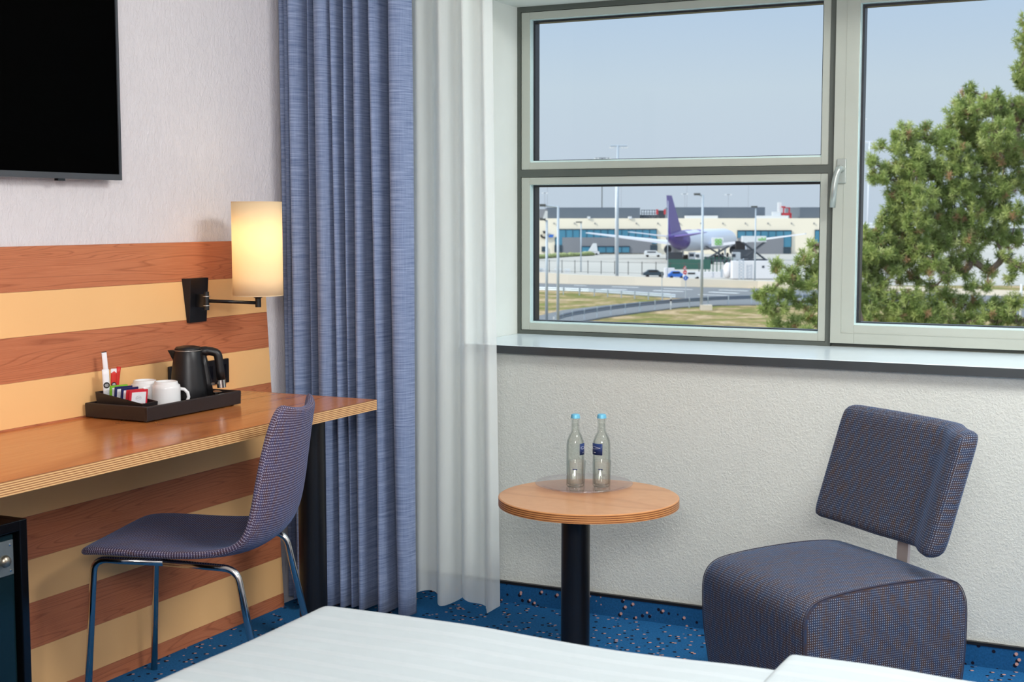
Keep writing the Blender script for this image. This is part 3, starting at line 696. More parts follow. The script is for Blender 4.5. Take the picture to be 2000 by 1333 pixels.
# mugs standing upside down
def mug(c, ang, label, handle=True):
    t = thing('mug', c, label, 'mug', 'upturned mugs on the tea tray')
    prof = [(.0365, 0), (.0395, .001), (.0398, .02), (.0398, .060), (.0388, .0685), (.0345, .071), (.0335, .0725), (.0320, .0785), (.030, .0795), (.0285, .0785), (.028, .072), (0, .071), (0, .066), (.034, .062), (.036, .02)]
    mk('cup', LATHE(prof, c, 56), 'porcelain', t, smooth=True)
    ca, sa = math.cos(ang), math.sin(ang)
    hp = [(c[0]+ca*d, c[1]+sa*d, c[2]+z) for d, z in ((.037, .056), (.050, .054), (.0595, .044), (.062, .031), (.057, .017), (.047, .011), (.038, .010))]
    mk('handle', TUBE(hp, .0048, seg=12), 'porcelain', t, smooth=True)
mug((.158, -1.128, FZ), R(46), 'white upturned mug nearer the kettle, handle pointing right')
mug((.086, -1.134, FZ), R(100), 'white upturned mug behind the other, beside the sachets')
# small foil wrapped creamer pots by the kettle
fo = thing('creamer_pot', (.176, -.926, FZ), 'small shiny foil topped creamer pot right of the kettle base', 'creamer')
mk('cup', LATHE([(0, 0), (.010, 0), (.014, .026), (0, .026)], (.176, -.926, FZ), 10), 'chrome', fo)
mk('foil_lid', LATHE([(0, .026), (.0165, .0262), (.0165, .0278), (.006, .031), (0, .0292)], (.176, -.926, FZ), 9), 'brass_grey', fo)
fo2 = thing('creamer_pot', (.140, -.922, FZ), 'dark little creamer pot just behind the shiny one', 'creamer')
mk('cup', LATHE([(0, 0), (.011, 0), (.014, .02), (0, .02)], (.140, -.922, FZ), 12), 'black_gloss', fo2)
# sachet caddy
cx0, cx1, cy0, cy1 = .045, .208, -1.285, -1.222
cd_ = thing('sachet_caddy', ((cx0+cx1)/2, (cy0+cy1)/2, FZ), 'small black sloped caddy holding tea bags and sugar sticks on the tray', 'caddy')
bm = bmesh.new()
def cl(i, zb, zf): return [(cx0+i*.6-.004*(zb > FZ+.03), cy0+i, zb), (cx1-i, cy0+i, zf), (cx1-i, cy1-i, zf), (cx0+i*.6-.004*(zb > FZ+.03), cy1-i, zb)]
LL = [cl(.003, FZ, FZ), cl(0, FZ+.060, FZ+.036), cl(.0025, FZ+.060, FZ+.036), cl(.004, FZ+.004, FZ+.004)]
vv_ = [[bm.verts.new(p) for p in L] for L in LL]
for a_, b_ in zip(vv_, vv_[1:]):
    for i in range(4): bm.faces.new((a_[i], a_[(i+1) % 4], b_[(i+1) % 4], b_[i]))
bm.faces.new(vv_[0]); bm.faces.new(vv_[-1]); mk('caddy_body', bm, 'leatherette', cd_)
def packet(bm, c, wdt, hgt, th, lean=0, yaw=0, roll=0, bulge=True):
    # upright pillow packet: width along y, height z, thickness x ; base centre c
    mt = Matrix.Translation(c) @ Matrix.Rotation(yaw, 4, 'Z') @ Matrix.Rotation(lean, 4, 'Y') @ Matrix.Rotation(roll, 4, 'X')
    nx_, nz_ = 5, 9; g = {}
    for s_ in (1, -1):
        for i in range(nx_):
            for j in range(nz_):
                u = -1+2*i/(nx_-1); v = j/(nz_-1)
                d = th/2*(1-u*u*.8)*math.sin(math.pi*min(1, max(0, v)))**.4 if bulge else th/2
                d = max(d, .0003)
                g[s_, i, j] = bm.verts.new(mt @ Vector((s_*d, u*wdt/2, v*hgt)))
    for s_ in (1, -1):
        for i in range(nx_-1):
            for j in range(nz_-1): bm.faces.new((g[s_, i, j], g[s_, i+1, j], g[s_, i+1, j+1], g[s_, i, j+1]))
    bd_ = [(i, 0) for i in range(nx_)]+[(nx_-1, j) for j in range(1, nz_)]+[(i, nz_-1) for i in range(nx_-2, -1, -1)]+[(0, j) for j in range(nz_-2, 0, -1)]
    for k in range(len(bd_)):
        p, q = bd_[k], bd_[(k+1) % len(bd_)]; bm.faces.new((g[1, p[0], p[1]], g[1, q[0], q[1]], g[-1, q[0], q[1]], g[-1, p[0], p[1]]))
    return mt
def strip(mt, parent, name, m, y0, y1, z0, z1, x):
    bm = bmesh.new(); vs = [bm.verts.new(mt @ Vector(p)) for p in ((x, y0, z0), (x, y1, z0), (x, y1, z1), (x, y0, z1), (x-.0004, y0, z0), (x-.0004, y1, z0), (x-.0004, y1, z1), (x-.0004, y0, z1))]
    for f in ((0, 1, 2, 3), (4, 7, 6, 5), (0, 4, 5, 1), (1, 5, 6, 2), (2, 6, 7, 3), (3, 7, 4, 0)): bm.faces.new([vs[i] for i in f])
    return mk(name, bm, m, parent)
def disc(mt, parent, name, m, r_, zc, x, yc=0, ry=1):
    bm = bmesh.new(); a_ = [bm.verts.new(mt @ Vector((x, yc+ry*r_*math.cos(2*math.pi*i/20), zc+r_*math.sin(2*math.pi*i/20)))) for i in range(20)]; bm.faces.new(a_)
    r = bmesh.ops.extrude_face_region(bm, geom=bm.faces[:]); 
    bmesh.ops.translate(bm, verts=[v for v in r['geom'] if isinstance(v, bmesh.types.BMVert)], vec=(mt.to_3x3() @ Vector((-.0004, 0, 0))))
    return mk(name, bm, m, parent)
def stick(y, x, h, m, label, logo=True, lean=R(3), roll=0, wd=.017, name='sugar_stick', extra=None):
    c = Vector((x, y, FZ+.005)); t = thing(name, c, label, 'sachet', 'sachets and sticks in the caddy')
    bm = bmesh.new(); mt = packet(bm, c, wd, h, .005, lean, R(-32), roll); mk('packet', bm, m, t, smooth=True)
    if logo:
        disc(mt, t, 'round_logo', 'ink_black', wd*.46, h*.62, .0036)
        for k, q in enumerate((-.3, 0, .3)): strip(mt, t, 'logo_line', 'paper_white', -wd*.28+abs(q)*wd*.2, wd*.28-abs(q)*wd*.2, h*.62+q*wd*.6-.0006, h*.62+q*wd*.6+.0006, .0042)
    if extra: extra(mt, t)
    return t
stick(-1.262, .064, .118, 'paper_white', 'white sugar sachet with round black logo, leftmost in the caddy', wd=.019, roll=R(3))
stick(-1.247, .070, .118, 'paper_red', 'red sugar stick with round black logo in the caddy', roll=R(-1), wd=.016, extra=lambda mt, t: strip(mt, t, 'white_tip', 'paper_white', -.008, .008, .106, .118, .001))
stick(-1.236, .062, .122, 'paper_red', 'thinner red sugar stick leaning right in the caddy', logo=False, roll=R(-7), wd=.012, extra=lambda mt, t: strip(mt, t, 'dark_band', 'ink_black', -.005, .003, .03, .07, .0032))
stick(-1.230, .054, .100, 'paper_white', 'plain white sachet behind the red sticks', logo=False, wd=.014, name='creamer_sachet', roll=R(-4))
stick(-1.246, .056, .166, 'paper_white', 'tall white stirring stick rising above the sachets', logo=False, roll=R(5), wd=.014, name='stirrer_sachet', extra=lambda mt, t: strip(mt, t, 'dark_edge', 'ink_black', -.007, .007, .164, .1665, .0008))
def teabag(x, m, label, yaw=0, lean=R(12), h=.062, wdt=.052, y=-1.253, face='paper_white', text=None):
    c = Vector((x, y, FZ+.005)); t = thing('tea_bag', c, label, 'tea bag', 'tea bags in the caddy'); bm = bmesh.new()
    mt = Matrix.Translation(c) @ Matrix.Rotation(yaw-R(20), 4, 'Z') @ Matrix.Rotation(lean, 4, 'Y')
    for p in box(bm, -.0022, .0022, -wdt/2, wdt/2, 0, h): p.co = mt @ p.co
    mk('envelope', bm, m, t)
    if face: strip(mt, t, 'front_panel', face, -wdt/2+.006, wdt/2-.005, .004, h-.006, .0027)
    if text:
        cu_ = bpy.data.curves.new('x', 'FONT'); cu_.body = text; cu_.size = .0085; cu_.align_x = 'CENTER'; cu_.extrude = .0002
        to = bpy.data.objects.new('x', cu_); COL.objects.link(to); dg = bpy.context.evaluated_depsgraph_get(); me = bpy.data.meshes.new_from_object(to.evaluated_get(dg))
        bpy.data.objects.remove(to); bm = bmesh.new(); bm.from_mesh(me)
        bmesh.ops.transform(bm, verts=bm.verts[:], matrix=mt @ Matrix.Translation((.0030, 0, .022)) @ Matrix(((0, 0, 1, 0), (1, 0, 0, 0), (0, 1, 0, 0), (0, 0, 0, 1))) @ Matrix.Scale(.68, 4, (1, 0, 0)))
        mk('lettering', bm, 'ink_pink', t)
        P_ = [mt @ Vector((.0032, .008*math.cos(q/16*2*math.pi), .044+.006*math.sin(q/16*2*math.pi))) for q in range(17)]
        mk('crest_outline', TUBE(P_, .0003, seg=4), 'ink_grey', t)
        strip(mt, t, 'printed_line', 'ink_grey', -.006, .006, .0435, .0445, .0031); strip(mt, t, 'printed_line', 'ink_grey', -.013, .013, .0145, .0152, .0031); strip(mt, t, 'printed_line', 'ink_grey', -.010, .010, .011, .0115, .0031)
teabag(.092, 'paper_green', 'green tea bag, rearmost of the row in the caddy', h=.074, lean=R(6))
teabag(.108, 'paper_navy', 'navy edged tea bag directly in front of the green one', h=.072, lean=R(8))
teabag(.128, 'paper_navy', 'second navy edged tea bag behind the red one', h=.070, lean=R(10), yaw=R(4))
teabag(.160, 'paper_crimson', 'crimson bordered tea bag at the front of the caddy', h=.067, lean=R(14), yaw=R(-6), text='RED BERRIES')
teabag(.147, 'paper_crimson', 'crimson tea bag hidden close behind the front one', h=.066, lean=R(11), yaw=R(2), face=None)
# ------------------------------------------------------------------ minibar
FX_, FY1, FZT = .45, -1.945, .653
fr_ = thing('minibar', (.25, -2.2, 0), 'black minibar cabinet with silver lock plate under the desk', 'fridge')
fy0 = FY1-.5
bm = bmesh.new(); box(bm, .03, FX_, FY1-.022, FY1, .01, FZT); box(bm, .03, FX_, fy0, fy0+.022, .01, FZT); box(bm, .03, FX_, fy0+.022, FY1-.022, FZT-.024, FZT); box(bm, .03, FX_, fy0+.022, FY1-.022, .01, .05); box(bm, .03, .04, fy0+.022, FY1-.022, .05, FZT-.024)
mk('cabinet', bm, 'black_gloss', fr_, bev=.002)
dr = mk('door', B((.38, FX_-.014, fy0+.026, FY1-.030, .055, FZT-.03)), 'fridge_glass', fr_)
pl_ = mk('lock_plate', B((FX_-.014, FX_-.011, FY1-.19, FY1-.032, FZT-.120, FZT-.042)), 'fridge_plate', dr, bev=.001)
for zz in (FZT-.052, FZT-.110): 
    bm = bmesh.new(); lathe(bm, [(0, 0), (.003, 0), (.003, .0015), (0, .002)], (0, 0, 0), 10); bmesh.ops.transform(bm, verts=bm.verts[:], matrix=Matrix.Translation((FX_-.011, FY1-.042, zz)) @ Matrix.Rotation(R(90), 4, 'Y')); mk('screw', bm, 'chrome', pl_)
bm = bmesh.new(); lathe(bm, [(0, 0), (.006, 0), (.006, .01), (.012, .014), (.014, .021), (.011, .028), (0, .031)], (0, 0, 0), 24); bmesh.ops.transform(bm, verts=bm.verts[:], matrix=Matrix.Translation((FX_-.011, FY1-.076, FZT-.080)) @ Matrix.Rotation(R(90), 4, 'Y')); mk('knob', bm, 'brass_grey', pl_, smooth=True)
#OUTDOORS
# ================================================================== OUTDOORS
GZ = -11.0
FH = Vector((-sy, cy, 0)); RH = Vector((cy, sy, 0)); CG = Vector((CAM.x, CAM.y, GZ))
def ray(px, py): return FW + RT*((px-1000)/FPX) - UP*((py-666.5)/FPX)
def G(px, py, z=GZ):                      # a point on the ground
    d = ray(px, py); t = (z-CAM.z)/d.z; return CAM+d*t
def E(px, py, v):                         # a point at forward distance v
    d = ray(px, py); return CAM+d*(v/d.dot(FH))
def dist(py): return (G(1300, py)-CG).dot(FH)
def L(u, v, z): return CG+RH*u+FH*v+Vector((0, 0, z))     # local frame of the airfield
def uv_(p): d = p-CG; return d.dot(RH), d.dot(FH), p.z-GZ
def obox(bm, c, su, sv, sz, ang=0.0):
    # box on base centre c, sized along the view-right / forward / up axes, turned by ang
    a_ = RH*math.cos(ang)+FH*math.sin(ang); b_ = -RH*math.sin(ang)+FH*math.cos(ang)
    P_ = [c+a_*(i*su/2)+b_*(j*sv/2)+Vector((0, 0, k)) for k in (0, sz) for i, j in ((-1, -1), (1, -1), (1, 1), (-1, 1))]
    hexa(bm, P_)
def OB(*args):
    bm = bmesh.new()
    for q in args: obox(bm, *q)
    return bm
def facade(bm, px0, py0, px1, py1, v, depth):
    # box whose front face spans the pixel rectangle at distance v
    a_ = E(px0, py1, v); b_ = E(px1, py1, v); t0 = E(px0, py0, v).z; zb = a_.z
    u0, u1 = uv_(a_)[0], uv_(b_)[0]
    P_ = [L(u, vv, z-GZ) for z in (zb, t0) for u, vv in ((u0, v), (u1, v), (u1, v+depth), (u0, v+depth))]
    hexa(bm, P_)
def FC(*a_): bm = bmesh.new(); facade(bm, *a_); return bm
plain('render_cream', (240, 229, 208), .9, var=.02, sc=.05)
plain('roof_grey', (92, 102, 114), .7, var=.05, sc=.05)
plain('panel_grey', (128, 130, 136), .7, var=.04, sc=.05)
plain('window_blue', (72, 132, 158), .25, var=.12, sc=.12)
plain('mullion_dark', (30, 44, 62), .5)
plain('door_dark', (48, 66, 78), .5)
plain('apron', (176, 172, 164), .95, var=.05, sc=.02)
plain('asphalt', (114, 117, 120), .95, var=.05, sc=.05)
plain('concrete_light', (212, 202, 186), .9, var=.05, sc=.1)
plain('lane_white', (214, 218, 220), .8)
plain('galvanised', (176, 186, 196), .5, .3)
plain('rail_dark', (108, 118, 134), .6)
plain('white_body', (214, 216, 218), .4)
plain('hull_silver', (214, 217, 226), .35)
plain('hull_purple', (84, 66, 138), .35)
plain('hull_violet', (122, 108, 176), .4)
plain('hull_cream', (220, 208, 188), .4)
plain('emblem_gold', (168, 134, 108), .5)
plain('logo_green', (120, 190, 84), .6)
plain('truck_dark', (62, 70, 80), .6)
plain('mesh_green', (52, 96, 86), .8)
plain('tyre', (36, 36, 40), .8)
plain('steel_red', (176, 52, 62), .6)
plain('sign_red', (210, 40, 50), .6)
plain('sign_blue', (44, 104, 190), .6)
plain('fence_dark', (82, 84, 84), .8)
plain('hedge_green', (136, 144, 96), .95, sc=2, var=.3)
plain('fuel_white', (222, 220, 222), .6)
a = N('dry_grass', .95, .1); v = a.coord(); n1 = a.noise(v, .16, 5, .7); n2 = a.noise(v, .8, 5, .8)
c1 = a.ramp(n1, [(.40, lin((136, 140, 78))), (.5, lin((170, 152, 104))), (.6, lin((216, 188, 152)))])
a.color(a.mix(a.ramp(n2, [(.35, (0, 0, 0)), (.7, (1, 1, 1))]), a.mix(.6, c1, lin((70, 66, 36))), c1)); a.bump(n2, .8, .3); M['dry_grass'] = a.m
# --- ground sheets (pixel corners only give where the strips lie on the flat ground)
def sheet(name, pix, m, z, label=None, cat=None, th=.3, kind='structure', subdiv=0):
    bm = bmesh.new(); P_ = [G(*p) for p in pix]
    lo = [bm.verts.new((p.x, p.y, GZ+z-th)) for p in P_]; hi = [bm.verts.new((p.x, p.y, GZ+z)) for p in P_]
    bm.faces.new(lo); bm.faces.new(hi); n = len(P_)
    for i in range(n): bm.faces.new((lo[i], lo[(i+1) % n], hi[(i+1) % n], hi[i]))
    o_ = mk(name, bm, m); 
    return tag(o_, label, cat, kind=kind)
bm = bmesh.new(); hexa(bm, [L(-900, 20, -1), L(1200, 20, -1), L(1200, 2200, -1), L(-900, 2200, -1), L(-900, 20, 0), L(1200, 20, 0), L(1200, 2200, 0), L(-900, 2200, 0)])
struct('ground_outside', bm, 'dry_grass')
bm = bmesh.new(); v0 = dist(556); hexa(bm, [L(-200, v0, -.5), L(500, v0-12, -.5), L(500, 1200, -.5), L(-200, 1200, -.5), L(-200, v0, .04), L(500, v0-12, .04), L(500, 1200, .04), L(-200, 1200, .04)])
tag(mk('apron', bm, 'apron'), 'pale grey airport apron in front of the terminal building', 'apron', kind='structure')
sheet('main_road', [(940, 548), (1040, 553), (1320, 561), (1700, 570), (2200, 582), (2200, 640), (1900, 612), (1700, 597), (1500, 588), (1310, 583), (1150, 571), (1040, 566), (940, 562)], 'asphalt', .10, 'grey multi lane road running behind the guard rail', 'road')
sheet('slip_road', [(930, 648), (1040, 622), (1100, 608), (1160, 601), (1250, 592), (1330, 587), (1500, 584), (1700, 590), (1700, 600), (1500, 597), (1400, 598), (1330, 602), (1250, 612), (1180, 622), (1120, 633), (1060, 650), (1000, 670)], 'asphalt', .14, 'narrow grey slip road curving towards the lower left of the window', 'road')
def stripes(segs, label, group):
    for (x0, y0, x1, y1, th), label in zip(segs, ['short lane dash at the far left of the road', 'bold lane dash left of the dark sign post', 'faint lane dash just above the bold left one', 'bold lane dash left of the concrete footed lamp post', 'faint lane dash behind the red sign post',
        'faint lane dash nearest the grass left of the signs', 'bold lane dash right of the concrete footed lamp post', 'faint lane dash above the bold right one', 'faint lane dash nearest the guard rail right of the lamp post']):
        a_, b_ = G(x0, y0), G(x1, y1); d = (b_-a_).normalized(); n = Vector((-d.y, d.x, 0))*th/2; bm = bmesh.new()
        hexa(bm, [Vector((p.x, p.y, GZ+z)) for z in (.12, .16) for p in (a_-n, b_-n, b_+n, a_+n)])
        tag(mk('lane_marking', bm, 'lane_white'), label, 'road marking', group)
stripes([(1122, 559.5, 1145, 560.3, .3), (1175, 567, 1224, 568, .9), (1196, 561.8, 1247, 563.5, .6), (1277, 569.5, 1335, 571.5, .9), (1297, 565.5, 1352, 567.5, .5), (1252, 574, 1308, 576, .5), (1386, 572.5, 1443, 575, .9), (1405, 568.5, 1462, 570.5, .6), (1364, 577.5, 1420, 579.5, .5)], 'white lane marking dash on the main road', 'lane marking dashes on the road')
# --- terminal
VT = dist(496.5)
tm = thing('terminal_building', L(60, VT, 0), 'long cream airport terminal with blue glazing and grey roof boxes', 'building')
mk('main_block', FC(880, 427, 1668, 497, VT, 60), 'render_cream', tm)
for x0, y0, x1, y1, dd in ((1040, 408.5, 1069, 428, 6), (1069, 405.5, 1203, 428, 5), (1205, 406, 1250, 428, 5), (1315, 405, 1494, 428, 5), (1562, 405, 1650, 428, 5)):
    mk('roof_box', FC(x0, y0, x1, y1, VT+dd, 25), 'roof_grey' if x0 > 1041 else 'panel_grey', tm)
for x0, x1, n in ((1253, 1284, 6),):
    bm = bmesh.new()
    for i in range(n+1): x = x0+(x1-x0)*i/n; facade(bm, x-.5, 410, x+.5, 428, VT+6, .5)
    facade(bm, x0, 410, x1, 411.2, VT+6, .5); facade(bm, x0, 416, x1, 417.2, VT+6, .5); facade(bm, x0, 420, x1, 428, VT+8, 6); mk('rooftop_lattice', bm, 'roof_grey', tm)
mk('rooftop_unit', FC(1286, 411, 1299, 428, VT+4, 6), 'truck_dark', tm)
for x in (1284, 1299): mk('red_marker', FC(x-2, 409, x+1.5, 419, VT+3, 1), 'steel_red', tm)
for x0, x1 in ((1148, 1153), (1228, 1234)): mk('roof_vent', FC(x0, 423, x1, 428, VT-.5, 3), 'white_body', tm)
mk('roof_ductwork', FC(1339, 421.5, 1402, 427.5, VT+1, 3), 'white_body', tm)
mk('roof_ductwork', FC(1478, 421.5, 1540, 427.5, VT+1, 3), 'white_body', tm)
bm = bmesh.new()
def glazing(x0, y0, x1, y1, n, name='window', v=VT-.6, dark=True):
    w_ = mk(name, FC(x0-1, y0-1, x1+1, y1, v+.2, 1.5), 'mullion_dark', tm)
    mk('pane', FC(x0, y0, x1, y1, v, .3), 'window_blue', w_)
    bm = bmesh.new()
    for i in range(1, n): x = x0+(x1-x0)*i/n; facade(bm, x-.25, y0, x+.25, y1, v-.15, .2)
    if n < 2: bm.free(); return
    facade(bm, x0, y0, x1, y0+.4, v-.15, .2); bmesh.ops.remove_doubles(bm, verts=bm.verts[:], dist=.0001); mk('mullion_grid', bm, 'mullion_dark', w_)
glazing(1091, 448.5, 1282, 465, 14); glazing(1085, 465, 1098, 480, 1); glazing(1272, 465, 1283, 477, 1)
mk('grey_cladding', FC(1098, 464, 1273, 495, VT-.8, 1.5), 'panel_grey', tm)
glazing(1137, 482, 1229, 493.5, 6, v=VT-1.2)
mk('dark_gate', FC(1083, 479, 1098, 493, VT-1, 1.5), 'door_dark', tm); mk('dark_gate', FC(1270, 479, 1284, 490, VT-1, 1.5), 'door_dark', tm)
glazing(1441, 451, 1545, 466, 7); glazing(1530, 466, 1545, 483, 1)
mk('grey_cladding', FC(1486, 465, 1530, 497, VT-.8, 1.5), 'panel_grey', tm); mk('grey_cladding', FC(1441, 465, 1487, 497, VT-.8, 1.5), 'panel_grey', tm)
mk('dark_gate', FC(1530, 484, 1545, 497, VT-1, 1.5), 'door_dark', tm)
glazing(1000, 448, 1044, 492, 4); glazing(1592, 450, 1640, 481, 4)
for x0, y0, x1, y1 in ((1058, 482, 1067, 492), (1302, 484, 1309, 495)): mk('service_door', FC(x0, y0, x1, y1, VT-.5, 1), 'door_dark', tm)
for x in (1046, 1082, 1122, 1162, 1203, 1243, 1285, 1327, 1369, 1412, 1456, 1500, 1546, 1590): mk('facade_lamp', FC(x-.8, 435, x+.8, 438, VT-.4, .5), 'panel_grey', tm)
# wall emblem: dark curl beside a blue oval
bm = bmesh.new(); P_ = [E(1063+6*math.cos(q/10*5.2-1.9), 459.5+5.2*math.sin(q/10*5.2-1.9), VT-.6) for q in range(11)]; tube(bm, P_, .32, 6)
mk('emblem_curl', bm, 'ink_black', tm)
bm = bmesh.new(); hexa(bm, [E(x, y, vv) for vv in (VT-.8, VT-.4) for x, y in ((1071, 464), (1080, 464), (1082, 458.5), (1073, 458.5))]); mk('emblem_oval', bm, 'sign_blue', tm)
mk('emblem_stroke', FC(1060, 451.5, 1068, 453.5, VT-.8, .4), 'ink_black', tm)
# red and white hoist on the terminal roof
hs = thing('roof_hoist', E(1532, 427, VT+3), 'red steel hoist with white tower on the terminal roof', 'crane')
mk('white_tower', FC(1520, 395.5, 1526, 428, VT+3, 2), 'white_body', hs); mk('white_box', FC(1509, 414, 1525, 428, VT+2, 2), 'white_body', hs)
bm = bmesh.new()
for x0, y0, x1, y1 in ((1527, 416, 1546, 421), (1530, 406, 1532, 418), (1541, 405, 1543, 418), (1527, 403, 1534, 406), (1532, 405, 1543, 407), (1543, 418, 1546, 427)): facade(bm, x0, y0, x1, y1, VT+2, 1)
mk('red_frame', bm, 'steel_red', hs)
# low distant halls beyond, seen through the right casement
fb = thing('distant_hall', L(210, 700, 0), 'low white airport hall in the far distance behind the pine', 'building')
mk('white_roof', FC(1675, 437, 2150, 446, 700, 80), 'white_body', fb); mk('grey_wall', FC(1685, 446, 2150, 457, 701, 70), 'panel_grey', fb)
# --- aircraft
VA = 372.0
noseu, nosev = .40, .9165
tail0 = E(1303, 463, VA)
ax_ = (RH*noseu+FH*nosev).normalized(); sd_ = Vector((ax_.y, -ax_.x, 0))   # sd_: starboard (right)
pl = thing('airliner', Vector((tail0.x, tail0.y, GZ)), 'parked airliner with purple tail fin and white belly on the apron', 'aircraft')
RF = 3.05
def ap(s_, side, z): p = tail0+ax_*s_+sd_*side; return Vector((p.x, p.y, z))
ZC = tail0.z-1.3
st_ = [(0, .35, 1.25), (2, .9, 1.1), (6, 1.75, .75), (10, 2.4, .4), (15, 2.85, .1), (20, RF, 0), (58, RF, 0), (63, 2.7, -.15), (67, 1.9, -.5), (69.5, 1.0, -.9), (70.5, .2, -1.1)]
def hull(s0, s1, m, name, k=1.0, a0=0, a1=360):
    bm = bmesh.new(); seg = 32; ss = [s0]+[q[0] for q in st_ if s0 < q[0] < s1]+[s1]; rings = []
    for s_ in ss:
        for (q0, r0, z0_), (q1, r1, z1_) in zip(st_, st_[1:]):
            if q0 <= s_ <= q1: t = (s_-q0)/(q1-q0); r_ = r0+(r1-r0)*t; zo = z0_+(z1_-z0_)*t; break
        full = a1-a0 >= 360; nn = seg if full else seg+1
        rings.append([bm.verts.new(ap(s_, k*r_*math.cos(R(a0+(a1-a0)*i/seg)), ZC+zo+k*r_*math.sin(R(a0+(a1-a0)*i/seg)))) for i in range(nn)])
    for a_, b_ in zip(rings, rings[1:]):
        for i in range(seg): j = (i+1) % len(a_); bm.faces.new((a_[i], a_[j], b_[j], b_[i]))
    if a1-a0 >= 360: bm.faces.new(rings[0]); bm.faces.new(rings[-1])
    return mk(name, bm, m, pl, smooth=True)
fz = hull(0, 70.5, 'hull_silver', 'fuselage')
hull(0, 13, 'hull_purple', 'tail_paint', 1.012)
hull(13, 21, 'hull_violet', 'tail_paint', 1.010, 70, 185)
hull(6, 22, 'hull_cream', 'cheat_line', 1.016, 214, 236); hull(9, 26, 'hull_purple', 'cheat_line', 1.016, 224, 250)
hull(26, 30, 'hull_violet', 'tail_paint', 1.010, 55, 160)
def blade(pts4, th, m, name, par=pl):
    # pts4: (s, side, z) root-trailing, root-leading, tip-leading, tip-trailing
    q = [ap(*p) for p in pts4]; n = (q[1]-q[0]).cross(q[3]-q[0]).normalized()
    bm = bmesh.new(); ce = sum(q, Vector())/4
    lo = [p-n*th/2*(1 if i in (0, 1) else .3) for i, p in enumerate(q)]; hi = [p+n*th/2*(1 if i in (0, 1) else .3) for i, p in enumerate(q)]
    hexa(bm, lo+hi); return mk(name, bm, m, par)
tz = ZC+2.2
top = E(1302, 381.5, VA-2).z
f_ = blade([(2.0, 0, tz-.3), (12.5, 0, tz+.5), (3.6, 0, top), (-.6, 0, top)], .6, 'hull_purple', 'tail_fin')
blade([(2.5, -.36, tz+3.0), (7.0, -.36, tz+2.0), (4.4, -.2, tz+9.5), (2.0, -.2, tz+9.0)], .12, 'emblem_gold', 'fin_emblem', f_)
blade([(3, -.6, ZC+1.4), (9, -1.2, ZC+1.0), (1.2, -10.7, ZC+2.6), (-1.2, -10.7, ZC+2.6)], .35, 'hull_silver', 'stabiliser')
blade([(3, .6, ZC+1.4), (9, 1.2, ZC+1.0), (1.2, 10.7, ZC+2.6), (-1.2, 10.7, ZC+2.6)], .35, 'hull_violet', 'stabiliser')
blade([(31, -2.4, ZC-1.8), (43, -2.6, ZC-1.7), (25.5, -32, ZC+2.0), (23.5, -32, ZC+2.0)], .9, 'hull_silver', 'wing')
blade([(31, 2.4, ZC-1.8), (43, 2.6, ZC-1.7), (25.5, 32, ZC+2.0), (23.5, 32, ZC+2.0)], .9, 'hull_silver', 'wing')
for s_ in (-1, 1):
    bm = bmesh.new(); cs_ = [(32.5, 1.1), (33.5, 1.55), (37, 1.9), (40, 1.95), (41, 1.7)]; rings = []
    for q, r_ in cs_: rings.append([bm.verts.new(ap(q, s_*9.8+r_*math.cos(2*math.pi*i/24), ZC-2.9+r_*math.sin(2*math.pi*i/24))) for i in range(24)])
    for a_, b_ in zip(rings, rings[1:]):
        for i in range(24): bm.faces.new((a_[i], a_[(i+1) % 24], b_[(i+1) % 24], b_[i]))
    bm.faces.new(rings[0]); bm.faces.new(rings[-1]); en = mk('engine', bm, 'hull_silver', pl, smooth=True)
    bm = bmesh.new(); P_ = [[bm.verts.new(ap(q, s_*9.8+r_*math.cos(2*math.pi*i/24), ZC-2.9+r_*math.sin(2*math.pi*i/24))) for i in range(24)] for q, r_ in ((32.4, 1.15), (31.2, .5))]
    for i in range(24): bm.faces.new((P_[0][i], P_[0][(i+1) % 24], P_[1][(i+1) % 24], P_[1][i]))
    bm.faces.new(P_[0]); bm.faces.new(P_[1]); mk('exhaust_cone', bm, 'truck_dark', en)
for s_, sd0 in ((33, -5.4), (33, 5.4), (60, 0)):
    gr = mk('landing_gear', TUBE([ap(s_, sd0, ZC-2.6), ap(s_, sd0, GZ+.6)], .3, seg=8), 'galvanised', pl)
    for k in ((-1.4, 0, 1.4) if s_ < 50 else (0,)):
        for q in (-.8, .8): mk('wheel', TUBE([ap(s_+k, sd0+q-.2, GZ+.66), ap(s_+k, sd0+q+.2, GZ+.66)], .66, seg=16), 'tyre', gr)
